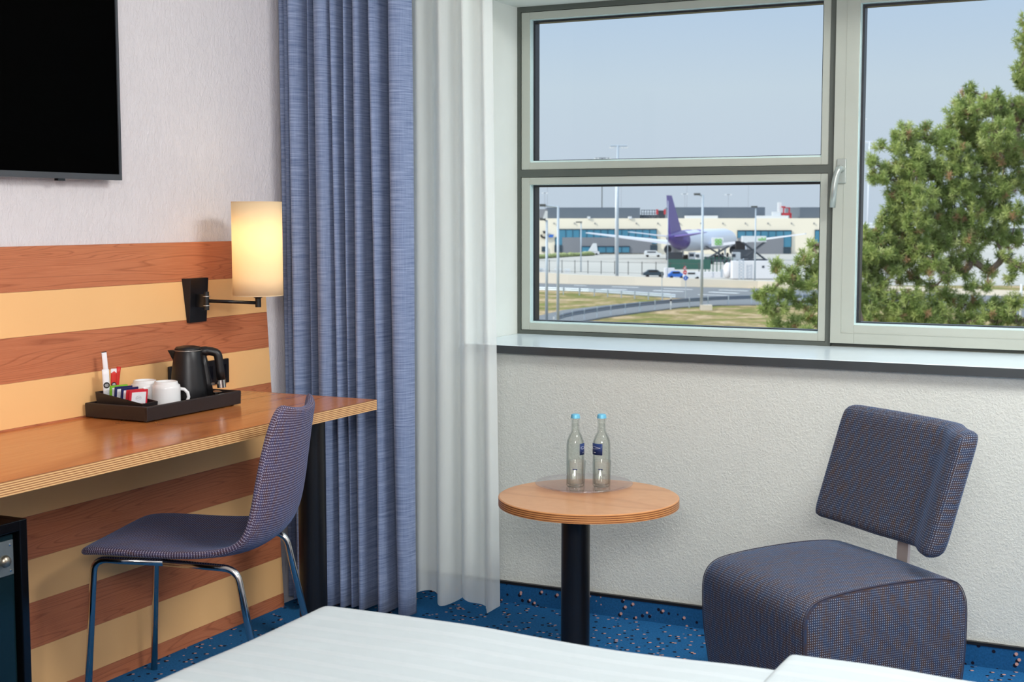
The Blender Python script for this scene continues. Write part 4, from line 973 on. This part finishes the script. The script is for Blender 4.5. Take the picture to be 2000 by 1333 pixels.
# --- catering trucks
def truck(px0, px1, pyt, pyb, v, label, cab=True, sc=True):
    a_, b_ = E(px0, pyb, v), E(px1, pyb, v); tpt = E(px0, pyt, v); zb = a_.z-GZ; zt = tpt.z-GZ; u0, u1 = uv_(a_)[0], uv_(b_)[0]; um = (u0+u1)/2
    t = thing('catering_truck', L(um, v, 0), label, 'truck', 'raised box trucks beside the airliner')
    bx_ = mk('box_body', OB((L(um, v, zb), u1-u0, 2.6, zt-zb)), 'white_body', t)
    mk('chassis', OB((L(um, v, .6), max(7.0, (u1-u0)*.9), 2.4, .6)), 'truck_dark', t)
    for q in (-1, 1):
        bm = bmesh.new(); tube(bm, [L(um-3, v+q*1.1, 1.2), L(um+3, v+q*1.1, zb)], .16, 6); mk('scissor_arm', bm, 'truck_dark', t)
        bm = bmesh.new(); tube(bm, [L(um+3, v+q*1.1, 1.2), L(um-3, v+q*1.1, zb)], .16, 6); mk('scissor_arm', bm, 'truck_dark', t)
    cb = mk('cab', OB((L(um-4.6, v, .7), 2.0, 2.3, 2.3)), 'white_body', t); mk('windscreen', OB((L(um-5.3, v-.6, 1.8), .8, 1.4, .8)), 'truck_dark', cb)
    for i in (-4.4, -1.5, 2.2):
        for q in (-1, 1): mk('wheel', TUBE([L(um+i, v+q*1.2-.15, .5), L(um+i, v+q*1.2+.15, .5)], .5, seg=12), 'tyre', t)
    return t, um, zb, zt, u1-u0
t1, um, zb, zt, wd_ = truck(1391, 1411.5, 464.5, 481, 362, 'box truck lifted on scissors with a green ring logo on its white side')
for i in range(2):
    for j in range(2):
        bm = bmesh.new(); c_ = L(um+(i-.5)*.9, 360.6, (zb+zt)/2+(j-.5)*.8)
        tube(bm, [c_+RH*.36*math.cos(q/12*6.283)+Vector((0, 0, .36*math.sin(q/12*6.283))) for q in range(13)], .11, 5); mk('logo_ring', bm, 'logo_green', t1)
t2, um, zb, zt, wd_ = truck(1449, 1495, 461.5, 473, 366, 'wider box truck lifted high with green letters on its right end')
for i, hgt in enumerate((.5, .5, .8, .5, .8)): mk('lettering', OB((L(um+1.1+i*.42, 364.6, (zb+zt)/2-.35), .22, .1, hgt)), 'logo_green', t2)
# --- other apron vehicles
def van(px, py, ln, hgt, label, m='white_body', name='van', ang=0.0, cat='van'):
    c_ = G(px, py); t = thing(name, c_, label, cat); u, v_, _ = uv_(c_)
    bm = bmesh.new(); pr = [(-.5, .35), (-.5, .75), (-.42, 1.0), (.18, 1.0), (.30, .68), (.48, .58), (.5, .3)]
    P0 = [L(u+a_*ln, v_-1, b_*hgt) for a_, b_ in pr]; P1 = [L(u+a_*ln, v_+1, b_*hgt) for a_, b_ in pr]
    f0 = [bm.verts.new(p) for p in P0]; f1 = [bm.verts.new(p) for p in P1]; bm.faces.new(f0); bm.faces.new(f1)
    for i in range(len(pr)): j = (i+1) % len(pr); bm.faces.new((f0[i], f0[j], f1[j], f1[i]))
    mk('body', bm, m, t); mk('window', OB((L(u-.1*ln, v_-1.02, hgt*.68), ln*.5, .06, hgt*.2)), 'truck_dark', t)
    for q in (-.32, .32):
        for w_ in (-.9, .9): mk('wheel', TUBE([L(u+q*ln, v_+w_-.12, hgt*.18), L(u+q*ln, v_+w_+.12, hgt*.18)], hgt*.18, seg=12), 'tyre', t)
van(1275, 502.5, 5.2, 2.0, 'white van parked on the apron left of the airliner')
van(1161, 498, 3.2, 1.5, 'small white service cart before the terminal glazing', name='service_cart', cat='cart')
van(1102, 491.8+3, 2.6, 1.0, 'tiny white car in front of the dark gate at the left', name='car', cat='car')
c_ = G(1155, 498.5); sv = thing('boarding_stair', c_, 'small white boarding stair beside the service cart', 'stairs'); u, v_, _ = uv_(c_)
bm = bmesh.new(); hexa(bm, [L(u-1, v_-1, 1.2), L(u+2, v_-1, 1.2), L(u+2, v_+1, 1.2), L(u-1, v_+1, 1.2), L(u+.6, v_-1, 3.8), L(u+1.6, v_-1, 3.8), L(u+1.6, v_+1, 3.8), L(u+.6, v_+1, 3.8)]); mk('stair_body', bm, 'white_body', sv)
mk('chassis', OB((L(u, v_, .3), 5, 1.8, .9)), 'white_body', sv)
for q in (-1.6, 1.6): mk('wheel', TUBE([L(u+q, v_-1, .35), L(u+q, v_+1, .35)], .35, seg=10), 'tyre', sv)
def simple(name, bm, m, label, cat, group=None, **k): return tag(mk(name, bm, m, **k), label, cat, group)
# tug with dark dollies under the airliner tail
c_ = G(1352, 512); u, v_, _ = uv_(c_); tg = thing('baggage_tug', c_, 'white cabbed tug truck under the tail of the airliner', 'truck')
mk('cab', OB((L(u, v_, .5), 1.9, 2.2, 2.2)), 'white_body', tg); mk('windscreen', OB((L(u-.3, v_-1.12, 1.5), 1.2, .1, .8)), 'truck_dark', tg); mk('load_bed', OB((L(u+3.6, v_, .5), 5.2, 2.2, .9)), 'truck_dark', tg)
for q in (-.4, 2.2, 5.2): mk('wheel', TUBE([L(u+q, v_-1.1, .45), L(u+q, v_+1.1, .45)], .45, seg=12), 'tyre', tg)
simple('baggage_dolly', OB((L(u-4, v_+8, .3), 4.4, 2, 2.2)), 'truck_dark', 'dark baggage dolly left of the white tug', 'cart')
# blurred dark ground power unit under the right wing
c_ = G(1452, 509); u, v_, _ = uv_(c_); gp = thing('ground_power_unit', c_, 'dark ground equipment under the right engine of the airliner', 'machine')
mk('housing', OB((L(u, v_, .5), 5.5, 2.2, 2.6)), 'truck_dark', gp)
mk('upper_frame', OB((L(u-1, v_, 3.1), 2.6, 1.8, 2.4)), 'tyre', gp)
for q in (-2, 2): mk('wheel', TUBE([L(u+q, v_-1, .45), L(u+q, v_+1, .45)], .45, seg=12), 'tyre', gp)
# --- hedge row
P_ = [(1000, 509), (1040, 507), (1080, 504), (1120, 501.5), (1160, 499.5)]
bm = bmesh.new(); rnd = random.Random(3)
for (x0, y0), (x1, y1) in zip(P_, P_[1:]):
    for k in range(14):
        t = k/14; c_ = G(x0+(x1-x0)*t, y0+(y1-y0)*t); r_ = rnd.uniform(.7, 1.1)
        m_ = Matrix.Translation(c_+Vector((0, 0, r_*.6))) @ Matrix.Diagonal((r_*1.3, r_*1.2, r_*.8, 1)); bmesh.ops.create_icosphere(bm, subdivisions=1, radius=1, matrix=m_)
simple('clipped_hedge', bm, 'hedge_green', 'low green hedge strip at the left edge of the apron', 'hedge')
# --- retaining wall of the road
bm = bmesh.new(); top = [(880, 526), (1040, 531), (1110, 536.5), (1240, 541), (1330, 544), (1480, 549), (1700, 558), (2300, 580)]; bas = [(880, 551), (1040, 554), (1110, 556), (1240, 559), (1330, 561.5), (1480, 563), (1700, 570), (2300, 592)]
fr2 = []
for (tx, ty), (bx_, by_) in zip(top, bas):
    p = G(bx_, by_); v_ = uv_(p)[1]; zt = E(tx, ty, v_).z; fr2.append((p, zt))
vs = [[bm.verts.new((p.x, p.y, GZ)), bm.verts.new((p.x, p.y, zt)), bm.verts.new((p.x+FH.x*.8, p.y+FH.y*.8, zt)), bm.verts.new((p.x+FH.x*.8, p.y+FH.y*.8, GZ))] for p, zt in fr2]
for a_, b_ in zip(vs, vs[1:]):
    for k in range(4): bm.faces.new((a_[k], b_[k], b_[(k+1) % 4], a_[(k+1) % 4]))
bm.faces.new(vs[0]); bm.faces.new(vs[-1])
simple('retaining_wall', bm, 'concrete_light', 'pale concrete retaining wall behind the main road', 'wall')
# guard rails
def guard(name, topp, offs, m, label, hgt=.75, post_px=None, face=-1, band=.31):
    P_ = [G(*p) for p in topp]; org_ = P_[0].copy(); t = thing(name, org_, label, 'guard rail')
    bm = bmesh.new(); sc_ = [(0, .0), (.05, .06), (.0, .15), (.05, .24), (0, .31)]; rows = []
    for i, p in enumerate(P_):
        d = (P_[min(i+1, len(P_)-1)]-P_[max(i-1, 0)]).normalized(); n = Vector((d.y, -d.x, 0))
        rows.append([bm.verts.new(Vector((p.x, p.y, GZ+hgt-band+zz*band/.31))+n*(q+.04)) for q, zz in sc_])
    for a_, b_ in zip(rows, rows[1:]):
        for k in range(4): bm.faces.new((a_[k], b_[k], b_[k+1], a_[k+1]))
    mk('beam', bm, m, t, solid=.03)
    # posts by arc length
    acc = 0
    for a_, b_ in zip(P_, P_[1:]):
        ln = (b_-a_).length; q = -acc % offs if acc else 0
        while q < ln:
            c_ = a_+(b_-a_)*(q/ln); mk('post', OB((Vector((c_.x, c_.y, GZ))-FH*.22, .16, .14, hgt+.08)), 'galvanised', t); q += offs
        acc += ln
def gy(py, hgt): return py            # guard lines are given at ground level
guard('guard_rail', [(1000, 573), (1040, 574), (1090, 575.5), (1150, 578), (1210, 582), (1280, 587), (1320, 590)], 3.1, 'galvanised', 'pale guard rail between the main road and the grass island', 1.1, band=.5)
guard('guard_rail', [(1085, 641), (1100, 635), (1122, 629.5), (1150, 624.5), (1180, 619.5), (1210, 615.5), (1240, 611.5), (1275, 607.5), (1310, 604), (1350, 601), (1400, 597.5), (1450, 595.5), (1500, 594), (1560, 593), (1640, 594)], 4.0, 'rail_dark', 'dark backed guard rail along the curved slip road', 1.3, band=.5)
# --- apron fence
def fence(px0, px1, py0, py1, n, zh, m, label, mesh=None):
    a_, b_ = G(px0, py0), G(px1, py1); t = thing('perimeter_fence', a_, label, 'fence')
    for i in range(n+1):
        c_ = a_+(b_-a_)*(i/n); mk('post', OB((Vector((c_.x, c_.y, GZ)), .16, .16, zh)), m, t)
    for z in (.4, zh-.25): mk('wire_rail', TUBE([a_+Vector((0, 0, z)), b_+Vector((0, 0, z))], .035, seg=5), m, t)
fence(1000, 1365, 531, 541, 14, 2.9, 'fence_dark', 'thin dark wire fence with posts in front of the apron')
fence(1370, 1430, 541, 543, 8, 4.2, 'mesh_green', 'green mesh fence before the airliner')
c_ = G(1372, 541); simple('screen_panel', OB((Vector((c_.x, c_.y, GZ))+RH*2.4+FH*40, 10, .1, 2.4)), 'mesh_green', 'dark green screen behind the fence below the trucks', 'screen')
# --- containers / site objects behind the wall
c_ = G(1476, 546); u, v_, _ = uv_(c_)
ct = thing('white_container', c_, 'long white container hall behind the retaining wall', 'container')
mk('body', OB((L(u, v_, .2), 9.6, 2.6, (546-512)*v_/FPX)), 'fuel_white', ct); mk('round_vent', OB((L(u+1.2, v_-1.32, 2.3), .45, .05, .45)), 'truck_dark', ct)
lt = thing('lattice_mast', L(u-3.2, v_-2, 0), 'short steel lattice ladder in front of the white container', 'mast')
bm = bmesh.new()
for q in (-.45, .45): tube(bm, [L(u-3.2+q, v_-2, 0), L(u-3.2+q, v_-2, 4.2)], .06, 5)
for k in range(7): tube(bm, [L(u-3.65, v_-2, k*.6), L(u-2.75, v_-2, k*.6+.6)], .05, 4); tube(bm, [L(u-2.75, v_-2, k*.6), L(u-3.65, v_-2, k*.6+.6)], .05, 4)
mk('lattice', bm, 'galvanised', lt)
c_ = G(1421, 545); tk = thing('storage_tank', c_, 'round white tank left of the container', 'tank'); u2, v2, _ = uv_(c_)
bm = bmesh.new(); bmesh.ops.create_uvsphere(bm, u_segments=16, v_segments=10, radius=1, matrix=Matrix.Translation(L(u2, v2, 1.7)) @ Matrix.Diagonal((.9, .9, 1.6, 1))); mk('vessel', bm, 'fuel_white', tk, smooth=True); mk('valve', OB((L(u2-1.2, v2, .3), .4, .4, 1.6)), 'galvanised', tk)
def car(px, py, m, label, ln=4.4):
    c_ = G(px, py); u, v_, _ = uv_(c_); t = thing('parked_car', c_, label, 'car', 'parked cars behind the retaining wall'); hgt = 1.5
    pr = [(-.5, .25), (-.5, .6), (-.4, .68), (-.25, 1.0), (.15, 1.0), (.32, .66), (.49, .58), (.5, .25)]; bm = bmesh.new()
    f0 = [bm.verts.new(L(u+a_*ln, v_-.85, b_*hgt)) for a_, b_ in pr]; f1 = [bm.verts.new(L(u+a_*ln, v_+.85, b_*hgt)) for a_, b_ in pr]; bm.faces.new(f0); bm.faces.new(f1)
    for i in range(len(pr)): j = (i+1) % len(pr); bm.faces.new((f0[i], f0[j], f1[j], f1[i]))
    mk('body', bm, m, t); mk('side_window', OB((L(u-.05*ln, v_-.87, hgt*.7), ln*.42, .05, hgt*.22)), 'tyre', t)
    for q in (-.3, .3): mk('wheel', TUBE([L(u+q*ln, v_-.87, .3), L(u+q*ln, v_+.87, .3)], .3, seg=12), 'tyre', t)
car(1277, 541.5, 'door_dark', 'dark teal parked car left of the traffic signs'); car(1321, 544.5, 'sign_blue', 'blue parked car just left of the no entry signs', 3.4); car(1351, 546, 'white_body', 'white parked car right behind the no entry signs', 3.4)
simple('concrete_block', OB((G(1307, 543), 2.0, 1.5, 2.0)), 'fuel_white', 'white concrete block between the parked cars', 'block')
simple('concrete_block', OB((G(1386, 543), 6.0, 1.2, 1.2)), 'fuel_white', 'long low white barrier below the green fence', 'block')
for px, wdt in ((1058, 2.2), (1090, 1.5), (1108, 1.2)): simple('concrete_block', OB((G(px, 532+(px-1058)*.03), wdt, 1, .9)), 'white_body', {1058: 'white block nearest the left window edge behind the road wall', 1090: 'small white block between the two lamp posts', 1108: 'small pale block right of the lamp posts'}[px], 'block')
# --- lamp posts and masts
def pole(px, pyb, pyt, r_, label, arm=None, heads=(), m='galvanised', name='street_lamp', base=False, group=None, cat='lamp post', v=None, headpx=0, rt=None):
    c_ = G(px, pyb) if v is None else L(uv_(E(px, 424, v))[0], v, 0); v_ = uv_(c_)[1]; zt = E(px, pyt, v_).z-GZ; u = uv_(c_)[0]
    t = thing(name, c_, label, cat, group)
    mk('pole', TUBE([L(u, v_, 0), L(u, v_, zt)], [r_, r_*.75 if rt is None else rt], seg=10), m, t, smooth=True)
    if arm:
        du = arm*v_/FPX; mk('arm', TUBE([L(u, v_, zt-.1), L(u+du, v_, zt+.1)], r_*.5, seg=8), m, t); mk('lamp_head', OB((L(u+du, v_, zt-.05), abs(12*v_/FPX), .4, .28)), 'fence_dark', t)
    if heads:
        k = v_/FPX; mk('crossbar', TUBE([L(u+heads[0]*k, v_, zt), L(u+heads[-1]*k, v_, zt)], .15, seg=6), m, t)
        for h in heads: mk('floodlight', OB((L(u+h*k, v_, zt-.5), 3.4*k, .5, 2.6*k)), 'white_body' if h else m, t)
    if base: mk('footing', OB((L(u+.6, v_, 0), 1.5, 1.2, .7)), 'concrete_light', t)
    return t
pole(1067.5, 640, 430, .17, 'leftmost street lamp post beside the slip road', arm=-8)
pole(1089.5, 647, 403, .17, 'taller street lamp post right of the leftmost one', arm=-30)
pole(1134.5, 532, 435, .16, 'thin lamp post before the terminal left of the masts', arm=-4)
pole(1205, 541.5, 285, .34, 'tall floodlight mast in front of the left terminal glazing', heads=(-14, -9, 9, 14, 18), name='floodlight_mast', cat='mast')
pole(1203, 498, 360, .42, 'second thick pale mast directly behind the tall floodlight mast', name='floodlight_mast', cat='mast', m='white_body')
pole(1175.5, 0, 309, .22, 'distant floodlight mast with a wide head behind the terminal', heads=(-14, -8, 9, 15), name='floodlight_mast', cat='mast', v=532, m='fence_dark')
pole(1303.5, 545, 392, .08, 'very thin pole in front of the airliner tail', name='thin_pole', cat='pole')
pole(1370, 606, 381, .21, 'street lamp post standing in a concrete footing on the grass', arm=-11, base=True)
pole(1474, 552, 405, .17, 'slim white lamp post in front of the white container', arm=-3)
for px, t_ in ((1064, 377), (1069, 360)): pole(px, 0, t_, .12, 'faint distant mast left of the roof boxes' if px < 1066 else 'faint distant mast right beside the first one', name='distant_mast', cat='mast', v=800 if px < 1066 else 880, m='panel_grey', heads=(-4, 4) if px < 1066 else ())
for px, t_, l_ in ((1213, 360, 'faint distant mast just right of the tall floodlight mast'), (1337, 379, 'faint distant mast over the middle roof box'), (1341, 362, 'faint taller mast over the middle roof box'), (1422, 380, 'faint distant mast over the right part of the roof'), (1461, 362, 'faint taller distant mast right of the others')):
    pole(px, 0, t_, .1, l_, name='distant_mast', cat='mast', v=820 if px != 1341 else 900, m='panel_grey', heads=(-5, 5) if px in (1422, 1337) else ())
pole(1695, 0, 277, .3, 'floodlight mast with white heads left of the pine', heads=(-10, -5, 15, 20), name='floodlight_mast', cat='mast', v=420, m='hull_silver')
pole(1684, 0, 232, .12, 'thin distant mast at the left edge of the right window', heads=(-2, 3), name='distant_mast', cat='mast', v=640, m='hull_silver')
pole(1992, 646, 555, .16, 'pale post behind the lower branches of the pine', m='white_body', name='road_post', cat='post')
# white banner sign on the leftmost post
c_ = E(1063.5, 427, dist(640)); simple('hanging_banner', (lambda bm: (hexa(bm, [E(x, y, dist(640)+dd) for dd in (-.6, -.5) for x, y in ((1060, 427), (1069.5, 427), (1069.5, 412), (1065, 412))]), bm)[1])(bmesh.new()), 'white_body', 'small white tilted board at the top of the leftmost post', 'board')
# --- no entry signs
c_ = G(1339, 585); u, v_, _ = uv_(c_); sg = thing('road_sign', c_, 'sign post with two red signs and a round blue arrow sign', 'sign')
mk('pole', TUBE([L(u, v_, 0), L(u, v_, 65*v_/FPX)], .06, seg=8), 'galvanised', sg)
def rsign(px, py, rpx, m, kind):
    p = E(px, py, v_-.15); k = v_/FPX; bm = bmesh.new(); n = 3 if kind == 'tri' else 24
    f = []
    for dd in (0, .05): f.append([bm.verts.new(p+FH*dd+RH*rpx*k*math.sin(2*math.pi*i/n)+Vector((0, 0, rpx*k*math.cos(2*math.pi*i/n)))) for i in range(n)])
    bm.faces.new(f[0]); bm.faces.new(f[1])
    for i in range(n): bm.faces.new((f[0][i], f[0][(i+1) % n], f[1][(i+1) % n], f[1][i]))
    return mk('sign_face', bm, m, sg), p, k
s1, p, k = rsign(1337.5, 524, 4.6, 'sign_red', 'tri')
bm = bmesh.new(); vs = [bm.verts.new(p-FH*dd+RH*2.3*k*math.sin(2*math.pi*i/3)+Vector((0, 0, 2.3*k*math.cos(2*math.pi*i/3)))) for dd in (.04, .01) for i in range(3)]; bm.faces.new(vs[:3]); bm.faces.new(vs[3:]); [bm.faces.new((vs[i], vs[(i+1) % 3], vs[3+(i+1) % 3], vs[3+i])) for i in range(3)]; mk('inner_field', bm, 'white_body', s1)
s2, p, k = rsign(1338, 532.5, 4.0, 'sign_red', 'disc'); mk('white_bar', OB((p-FH*.05-Vector((0, 0, .6*k)), 5.2*k, .04, 1.3*k)), 'white_body', s2)
s3, p, k = rsign(1339, 543.5, 4.4, 'sign_blue', 'disc'); mk('arrow', OB((p-FH*.05-Vector((0, 0, 2*k)), 1.1*k, .04, 4*k)), 'white_body', s3)
c_ = G(1292.5, 581); u3, v3, _ = uv_(c_); s5 = thing('road_sign', c_, 'dark backed narrow sign post left of the red signs', 'sign'); mk('pole', TUBE([L(u3, v3, 0), L(u3, v3, 48*v3/FPX)], .06, seg=8), 'galvanised', s5); mk('dark_panel', OB((L(u3, v3, 38*v3/FPX), 3.4*v3/FPX, .1, 12*v3/FPX)), 'fence_dark', s5)
for px, py, t_, l_ in ((1310, 605, 578, 'white delineator post on the slip road edge near the signs'), (1081.5, 644, 619, 'white delineator post between the two left lamp posts')):
    c_ = G(px, py); u4, v4, _ = uv_(c_); dp = thing('delineator_post', c_, l_, 'post'); k = v4/FPX
    mk('post_body', OB((L(u4, v4, 0), 2.6*k, .1, (py-t_)*k)), 'white_body', dp); mk('black_band', OB((L(u4, v4-.07, (py-t_)*k*.62), 2.8*k, .05, 4*k)), 'ink_black', dp)
# --- pines
a = N('pine_needles', .65, .3); oi = a.n('Attribute', attribute_name='tint'); 
cc = a.ramp(oi.outputs['Fac'], [(0, lin((96, 116, 62))), (.35, lin((148, 166, 92))), (.7, lin((190, 200, 124))), (.9, lin((200, 208, 144))), (1, lin((186, 150, 112)))])
a.color(cc); tl = a.n('BsdfTranslucent'); a.l(cc, tl.inputs[0]); mm = a.n('MixShader'); mm.inputs[0].default_value = .3; a.l(a.b.outputs[0], mm.inputs[1]); a.l(tl.outputs[0], mm.inputs[2]); a.l(mm.outputs[0], a.out.inputs[0]); M['pine_needles'] = a.m
plain('pine_bark', (128, 108, 92), .9, sc=4, var=.25, bump=.5)
def pine(name_label, v0, blobs, trunk, seed, dens=1.0, tuft=.11):
    rg = np.random.default_rng(seed); k = v0/FPX
    base = G(*trunk[0]) if False else L(uv_(E(trunk[0][0], 424, v0))[0], v0, 0)
    t = thing('pine_tree', base, name_label, 'tree')
    tp = [base]+[E(px, py, v0) for px, py in trunk[1:]]
    tr0 = trunk_r = .24*(v0/30)
    mk('trunk', TUBE(tp, [trunk_r*(1-.75*i/(len(tp)-1)) for i in range(len(tp))], seg=12), 'pine_bark', t, smooth=True)
    tufts = []; bmB = bmesh.new()
    nodes = []
    for (px, py, rp) in blobs:
        v = v0+rg.uniform(-1.0, 1.0)*min(2.0, rp*k*1.6); nodes.append([Vector(E(px, py, v)), rp*k, rp, None, 0])
    tline = [tp[0].lerp(tp[1], .7)]+[a_.lerp(b_, q/5) for a_, b_ in zip(tp[1:], tp[2:]) for q in range(5)]
    def tdist(c): return min((c-p).length for p in tline)
    order = sorted(range(len(nodes)), key=lambda i: tdist(nodes[i][0])); done = []
    for i in order:
        c = nodes[i][0]; tr_p = min(tline, key=lambda p: (p-c).length+max(0, p.z-c.z)*1.2); best = (tr_p-c).length*.9; par = None
        for j in done:
            d = (nodes[j][0]-c).length
            if d < best: best, par = d, j
        nodes[i][3] = par; nodes[i].append(tr_p); done.append(i)
    for i in reversed(order):
        if nodes[i][3] is not None: nodes[nodes[i][3]][4] += nodes[i][4]+1
    for i in order:
        c, r, rp, par, desc, tr_p = nodes[i]; a0 = nodes[par][0] if par is not None else tr_p
        rb = .011*math.sqrt(1+desc)*(v0/30); ln_ = (c-a0).length
        j1 = a0.lerp(c, .35)+Vector((rg.uniform(-.06, .06), rg.uniform(-.06, .06), -.07))*ln_; j2 = a0.lerp(c, .7)+Vector((rg.uniform(-.06, .06), rg.uniform(-.06, .06), -.05))*ln_
        tube(bmB, [a0, j1, j2, c], [rb*1.15, rb*1.05, rb, rb*.85], seg=6)
        n = int(dens*max(7, 11.5*(rp/14)**2.0))
        d = rg.normal(size=(n, 3)); d /= np.linalg.norm(d, axis=1)[:, None]; rr = r*rg.uniform(.15, 1.0, n)**.5; ca = np.array(c)
        pts = ca+d*rr[:, None]*np.array([1.05, 1.05, .9])
        for p, dd in zip(pts, d): tufts.append((p, dd))
        for p in pts[::5]: tube(bmB, [c.lerp(Vector(p), .1), Vector(p)], [.011, .005], seg=3, cap=False)
    mk('branches', bmB, 'pine_bark', t)
    # needles: each tuft a burst of thin blades around an upturned axis
    NN = 52; n = len(tufts); print('tufts', n); P0 = np.array([q[0] for q in tufts]); D0_ = np.array([q[1] for q in tufts])
    axn = D0_*.7+np.array([0, 0, .75]); axn /= np.linalg.norm(axn, axis=1)[:, None]
    rd = rg.normal(size=(n, NN, 3)); rd /= np.linalg.norm(rd, axis=2)[:, :, None]
    dirs = rd*.95+axn[:, None, :]*.45; dirs /= np.linalg.norm(dirs, axis=2)[:, :, None]
    off = axn[:, None, :]*rg.uniform(-.08, .06, (n, NN, 1))*(tuft/.11)
    ln = tuft*rg.uniform(.7, 1.15, (n, NN, 1)); st_a = P0[:, None, :]+off; en_a = st_a+dirs*ln
    sdv = np.cross(dirs, rg.normal(size=(n, NN, 3))); sdv /= np.linalg.norm(sdv, axis=2)[:, :, None]; wdt_ = .0055*(tuft/.11)
    Vv = np.stack([st_a-sdv*wdt_*.6, st_a+sdv*wdt_*.6, st_a+dirs*ln*.6+sdv*wdt_, en_a, st_a+dirs*ln*.6-sdv*wdt_], axis=2).reshape(-1, 3)
    nq = n*NN; Vv = Vv-np.array(base)
    me = bpy.data.meshes.new('foliage'); me.vertices.add(nq*5); me.vertices.foreach_set('co', Vv.ravel().astype(np.float32))
    me.loops.add(nq*5); me.loops.foreach_set('vertex_index', np.arange(nq*5, dtype=np.int32)); me.polygons.add(nq)
    me.polygons.foreach_set('loop_start', np.arange(0, nq*5, 5, dtype=np.int32)); me.polygons.foreach_set('loop_total', np.full(nq, 5, dtype=np.int32)); me.update()
    tint = np.clip(rg.normal(.48, .2, n), 0, .93); tint[rg.random(n) < .04] = 1.0
    at = me.attributes.new('tint', 'FLOAT', 'POINT'); at.data.foreach_set('value', np.repeat(tint, NN*5).astype(np.float32)); me.materials.append(M['pine_needles'])
    o_ = bpy.data.objects.new('foliage', me); COL.objects.link(o_); o_.parent = t; ORG[o_.name] = ORG[t.name]
    return t
rp_ = random.Random(11)
big = [(1896, 176, 13), (1884, 200, 22), (1868, 222, 24), (1905, 215, 28), (1930, 205, 22), (1950, 190, 14), (1955, 215, 22), (1990, 140, 16), (2010, 90, 26), (2005, 165, 26), (1978, 205, 20), (2040, 60, 50), (2050, 130, 60), (1990, 235, 30), (2040, 210, 50),
 (1768, 244, 9), (1762, 262, 16), (1780, 268, 18), (1748, 270, 11), (1808, 248, 12), (1812, 270, 14), (1750, 292, 16), (1775, 295, 22), (1800, 300, 20), (1830, 275, 14), (1845, 255, 20), (1855, 285, 30), (1885, 255, 28), (1915, 270, 36), (1950, 262, 36),
 (1718, 286, 10), (1706, 318, 11), (1700, 312, 8), (1722, 326, 9), (1716, 350, 16), (1704, 346, 12), (1732, 352, 9), (1765, 322, 22), (1790, 330, 24), (1755, 350, 20), (1775, 365, 26), (1815, 330, 28), (1845, 330, 30), (1880, 320, 34), (1920, 320, 34), (1965, 310, 34), (1745, 385, 20), (1735, 405, 14), (1728, 425, 11), (1765, 400, 28), (1800, 385, 32), (1835, 380, 32), (1870, 375, 34), (1910, 375, 34), (1950, 365, 32), (1990, 355, 30), (1990, 290, 28),
 (1690, 455, 12), (1702, 470, 18), (1685, 482, 20), (1760, 440, 26), (1730, 465, 22), (1715, 490, 26), (1750, 480, 28), (1790, 435, 30), (1825, 430, 32), (1860, 425, 34), (1900, 420, 32), (1940, 410, 34), (1975, 420, 28), (1790, 480, 32), (1830, 475, 32), (1868, 470, 32), (1905, 465, 28), (1945, 460, 26), (1980, 470, 24), (1690, 515, 22), (1740, 515, 22), (1775, 520, 20), (1820, 515, 26), (1860, 515, 24), (1900, 505, 20), (1960, 500, 14),
 (1690, 560, 18), (1722, 555, 14), (1760, 548, 10), (1700, 590, 24), (1740, 590, 24), (1780, 580, 20), (1820, 560, 14), (1815, 595, 24), (1850, 575, 18), (1865, 600, 22), (1895, 560, 14), (1900, 590, 22), (1930, 560, 12), (1940, 595, 22), (1975, 545, 12), (1980, 590, 20), (1690, 622, 22), (1730, 630, 24), (1775, 625, 24), (1820, 630, 22), (1860, 632, 20), (1900, 628, 20), (1945, 632, 18), (1985, 632, 18),
 (2040, 300, 50), (2060, 400, 50), (2060, 500, 45), (2050, 590, 40), (1655, 560, 20), (1650, 600, 22), (1655, 640, 24), (1660, 490, 16), (1700, 500, 20), (1725, 505, 22), (1745, 500, 20), (1775, 500, 22), (1680, 530, 22), (1710, 535, 20), (1750, 530, 18), (1790, 540, 18), (1680, 505, 22), (1715, 575, 18), (1765, 600, 20), (1700, 605, 20), (1885, 530, 16), (1930, 530, 16), (1850, 540, 18), (1800, 610, 22), (1750, 612, 22), (1840, 612, 20), (1925, 612, 18), (1965, 612, 18), (1990, 520, 20), (1795, 320, 22), (1740, 330, 14), (1760, 375, 20), (1720, 440, 14), (1745, 425, 20)]
pine('large pine tree filling the right window with green and brown tufts', 31.0, big, [(2150, 760), (2140, 600), (2110, 420), (2090, 300), (2075, 180), (2065, 90), (2060, 20)], 5, 1.0, .125)
small = [(1590, 478, 12), (1596, 500, 12), (1520, 514, 10), (1515, 526, 9), (1574, 500, 14), (1560, 515, 12), (1548, 530, 14), (1590, 525, 18), (1528, 545, 12), (1550, 550, 16), (1575, 555, 18), (1600, 550, 16), (1508, 565, 9), (1490, 573, 11), (1482, 578, 8), (1520, 580, 13), (1500, 592, 11), (1545, 580, 14), (1494, 606, 9), (1510, 610, 12), (1530, 605, 12), (1562, 590, 12), (1590, 585, 10), (1520, 632, 12), (1506, 640, 9), (1555, 628, 14), (1580, 615, 14), (1600, 630, 16), (1545, 648, 14), (1575, 650, 16), (1610, 600, 16), (1620, 560, 20), (1625, 640, 20)]
pine('smaller pine branch clump in the lower right corner of the left window', 27.0, small, [(1690, 800), (1680, 680), (1665, 600), (1650, 540), (1630, 500), (1605, 470)], 9, 1.0, .115)
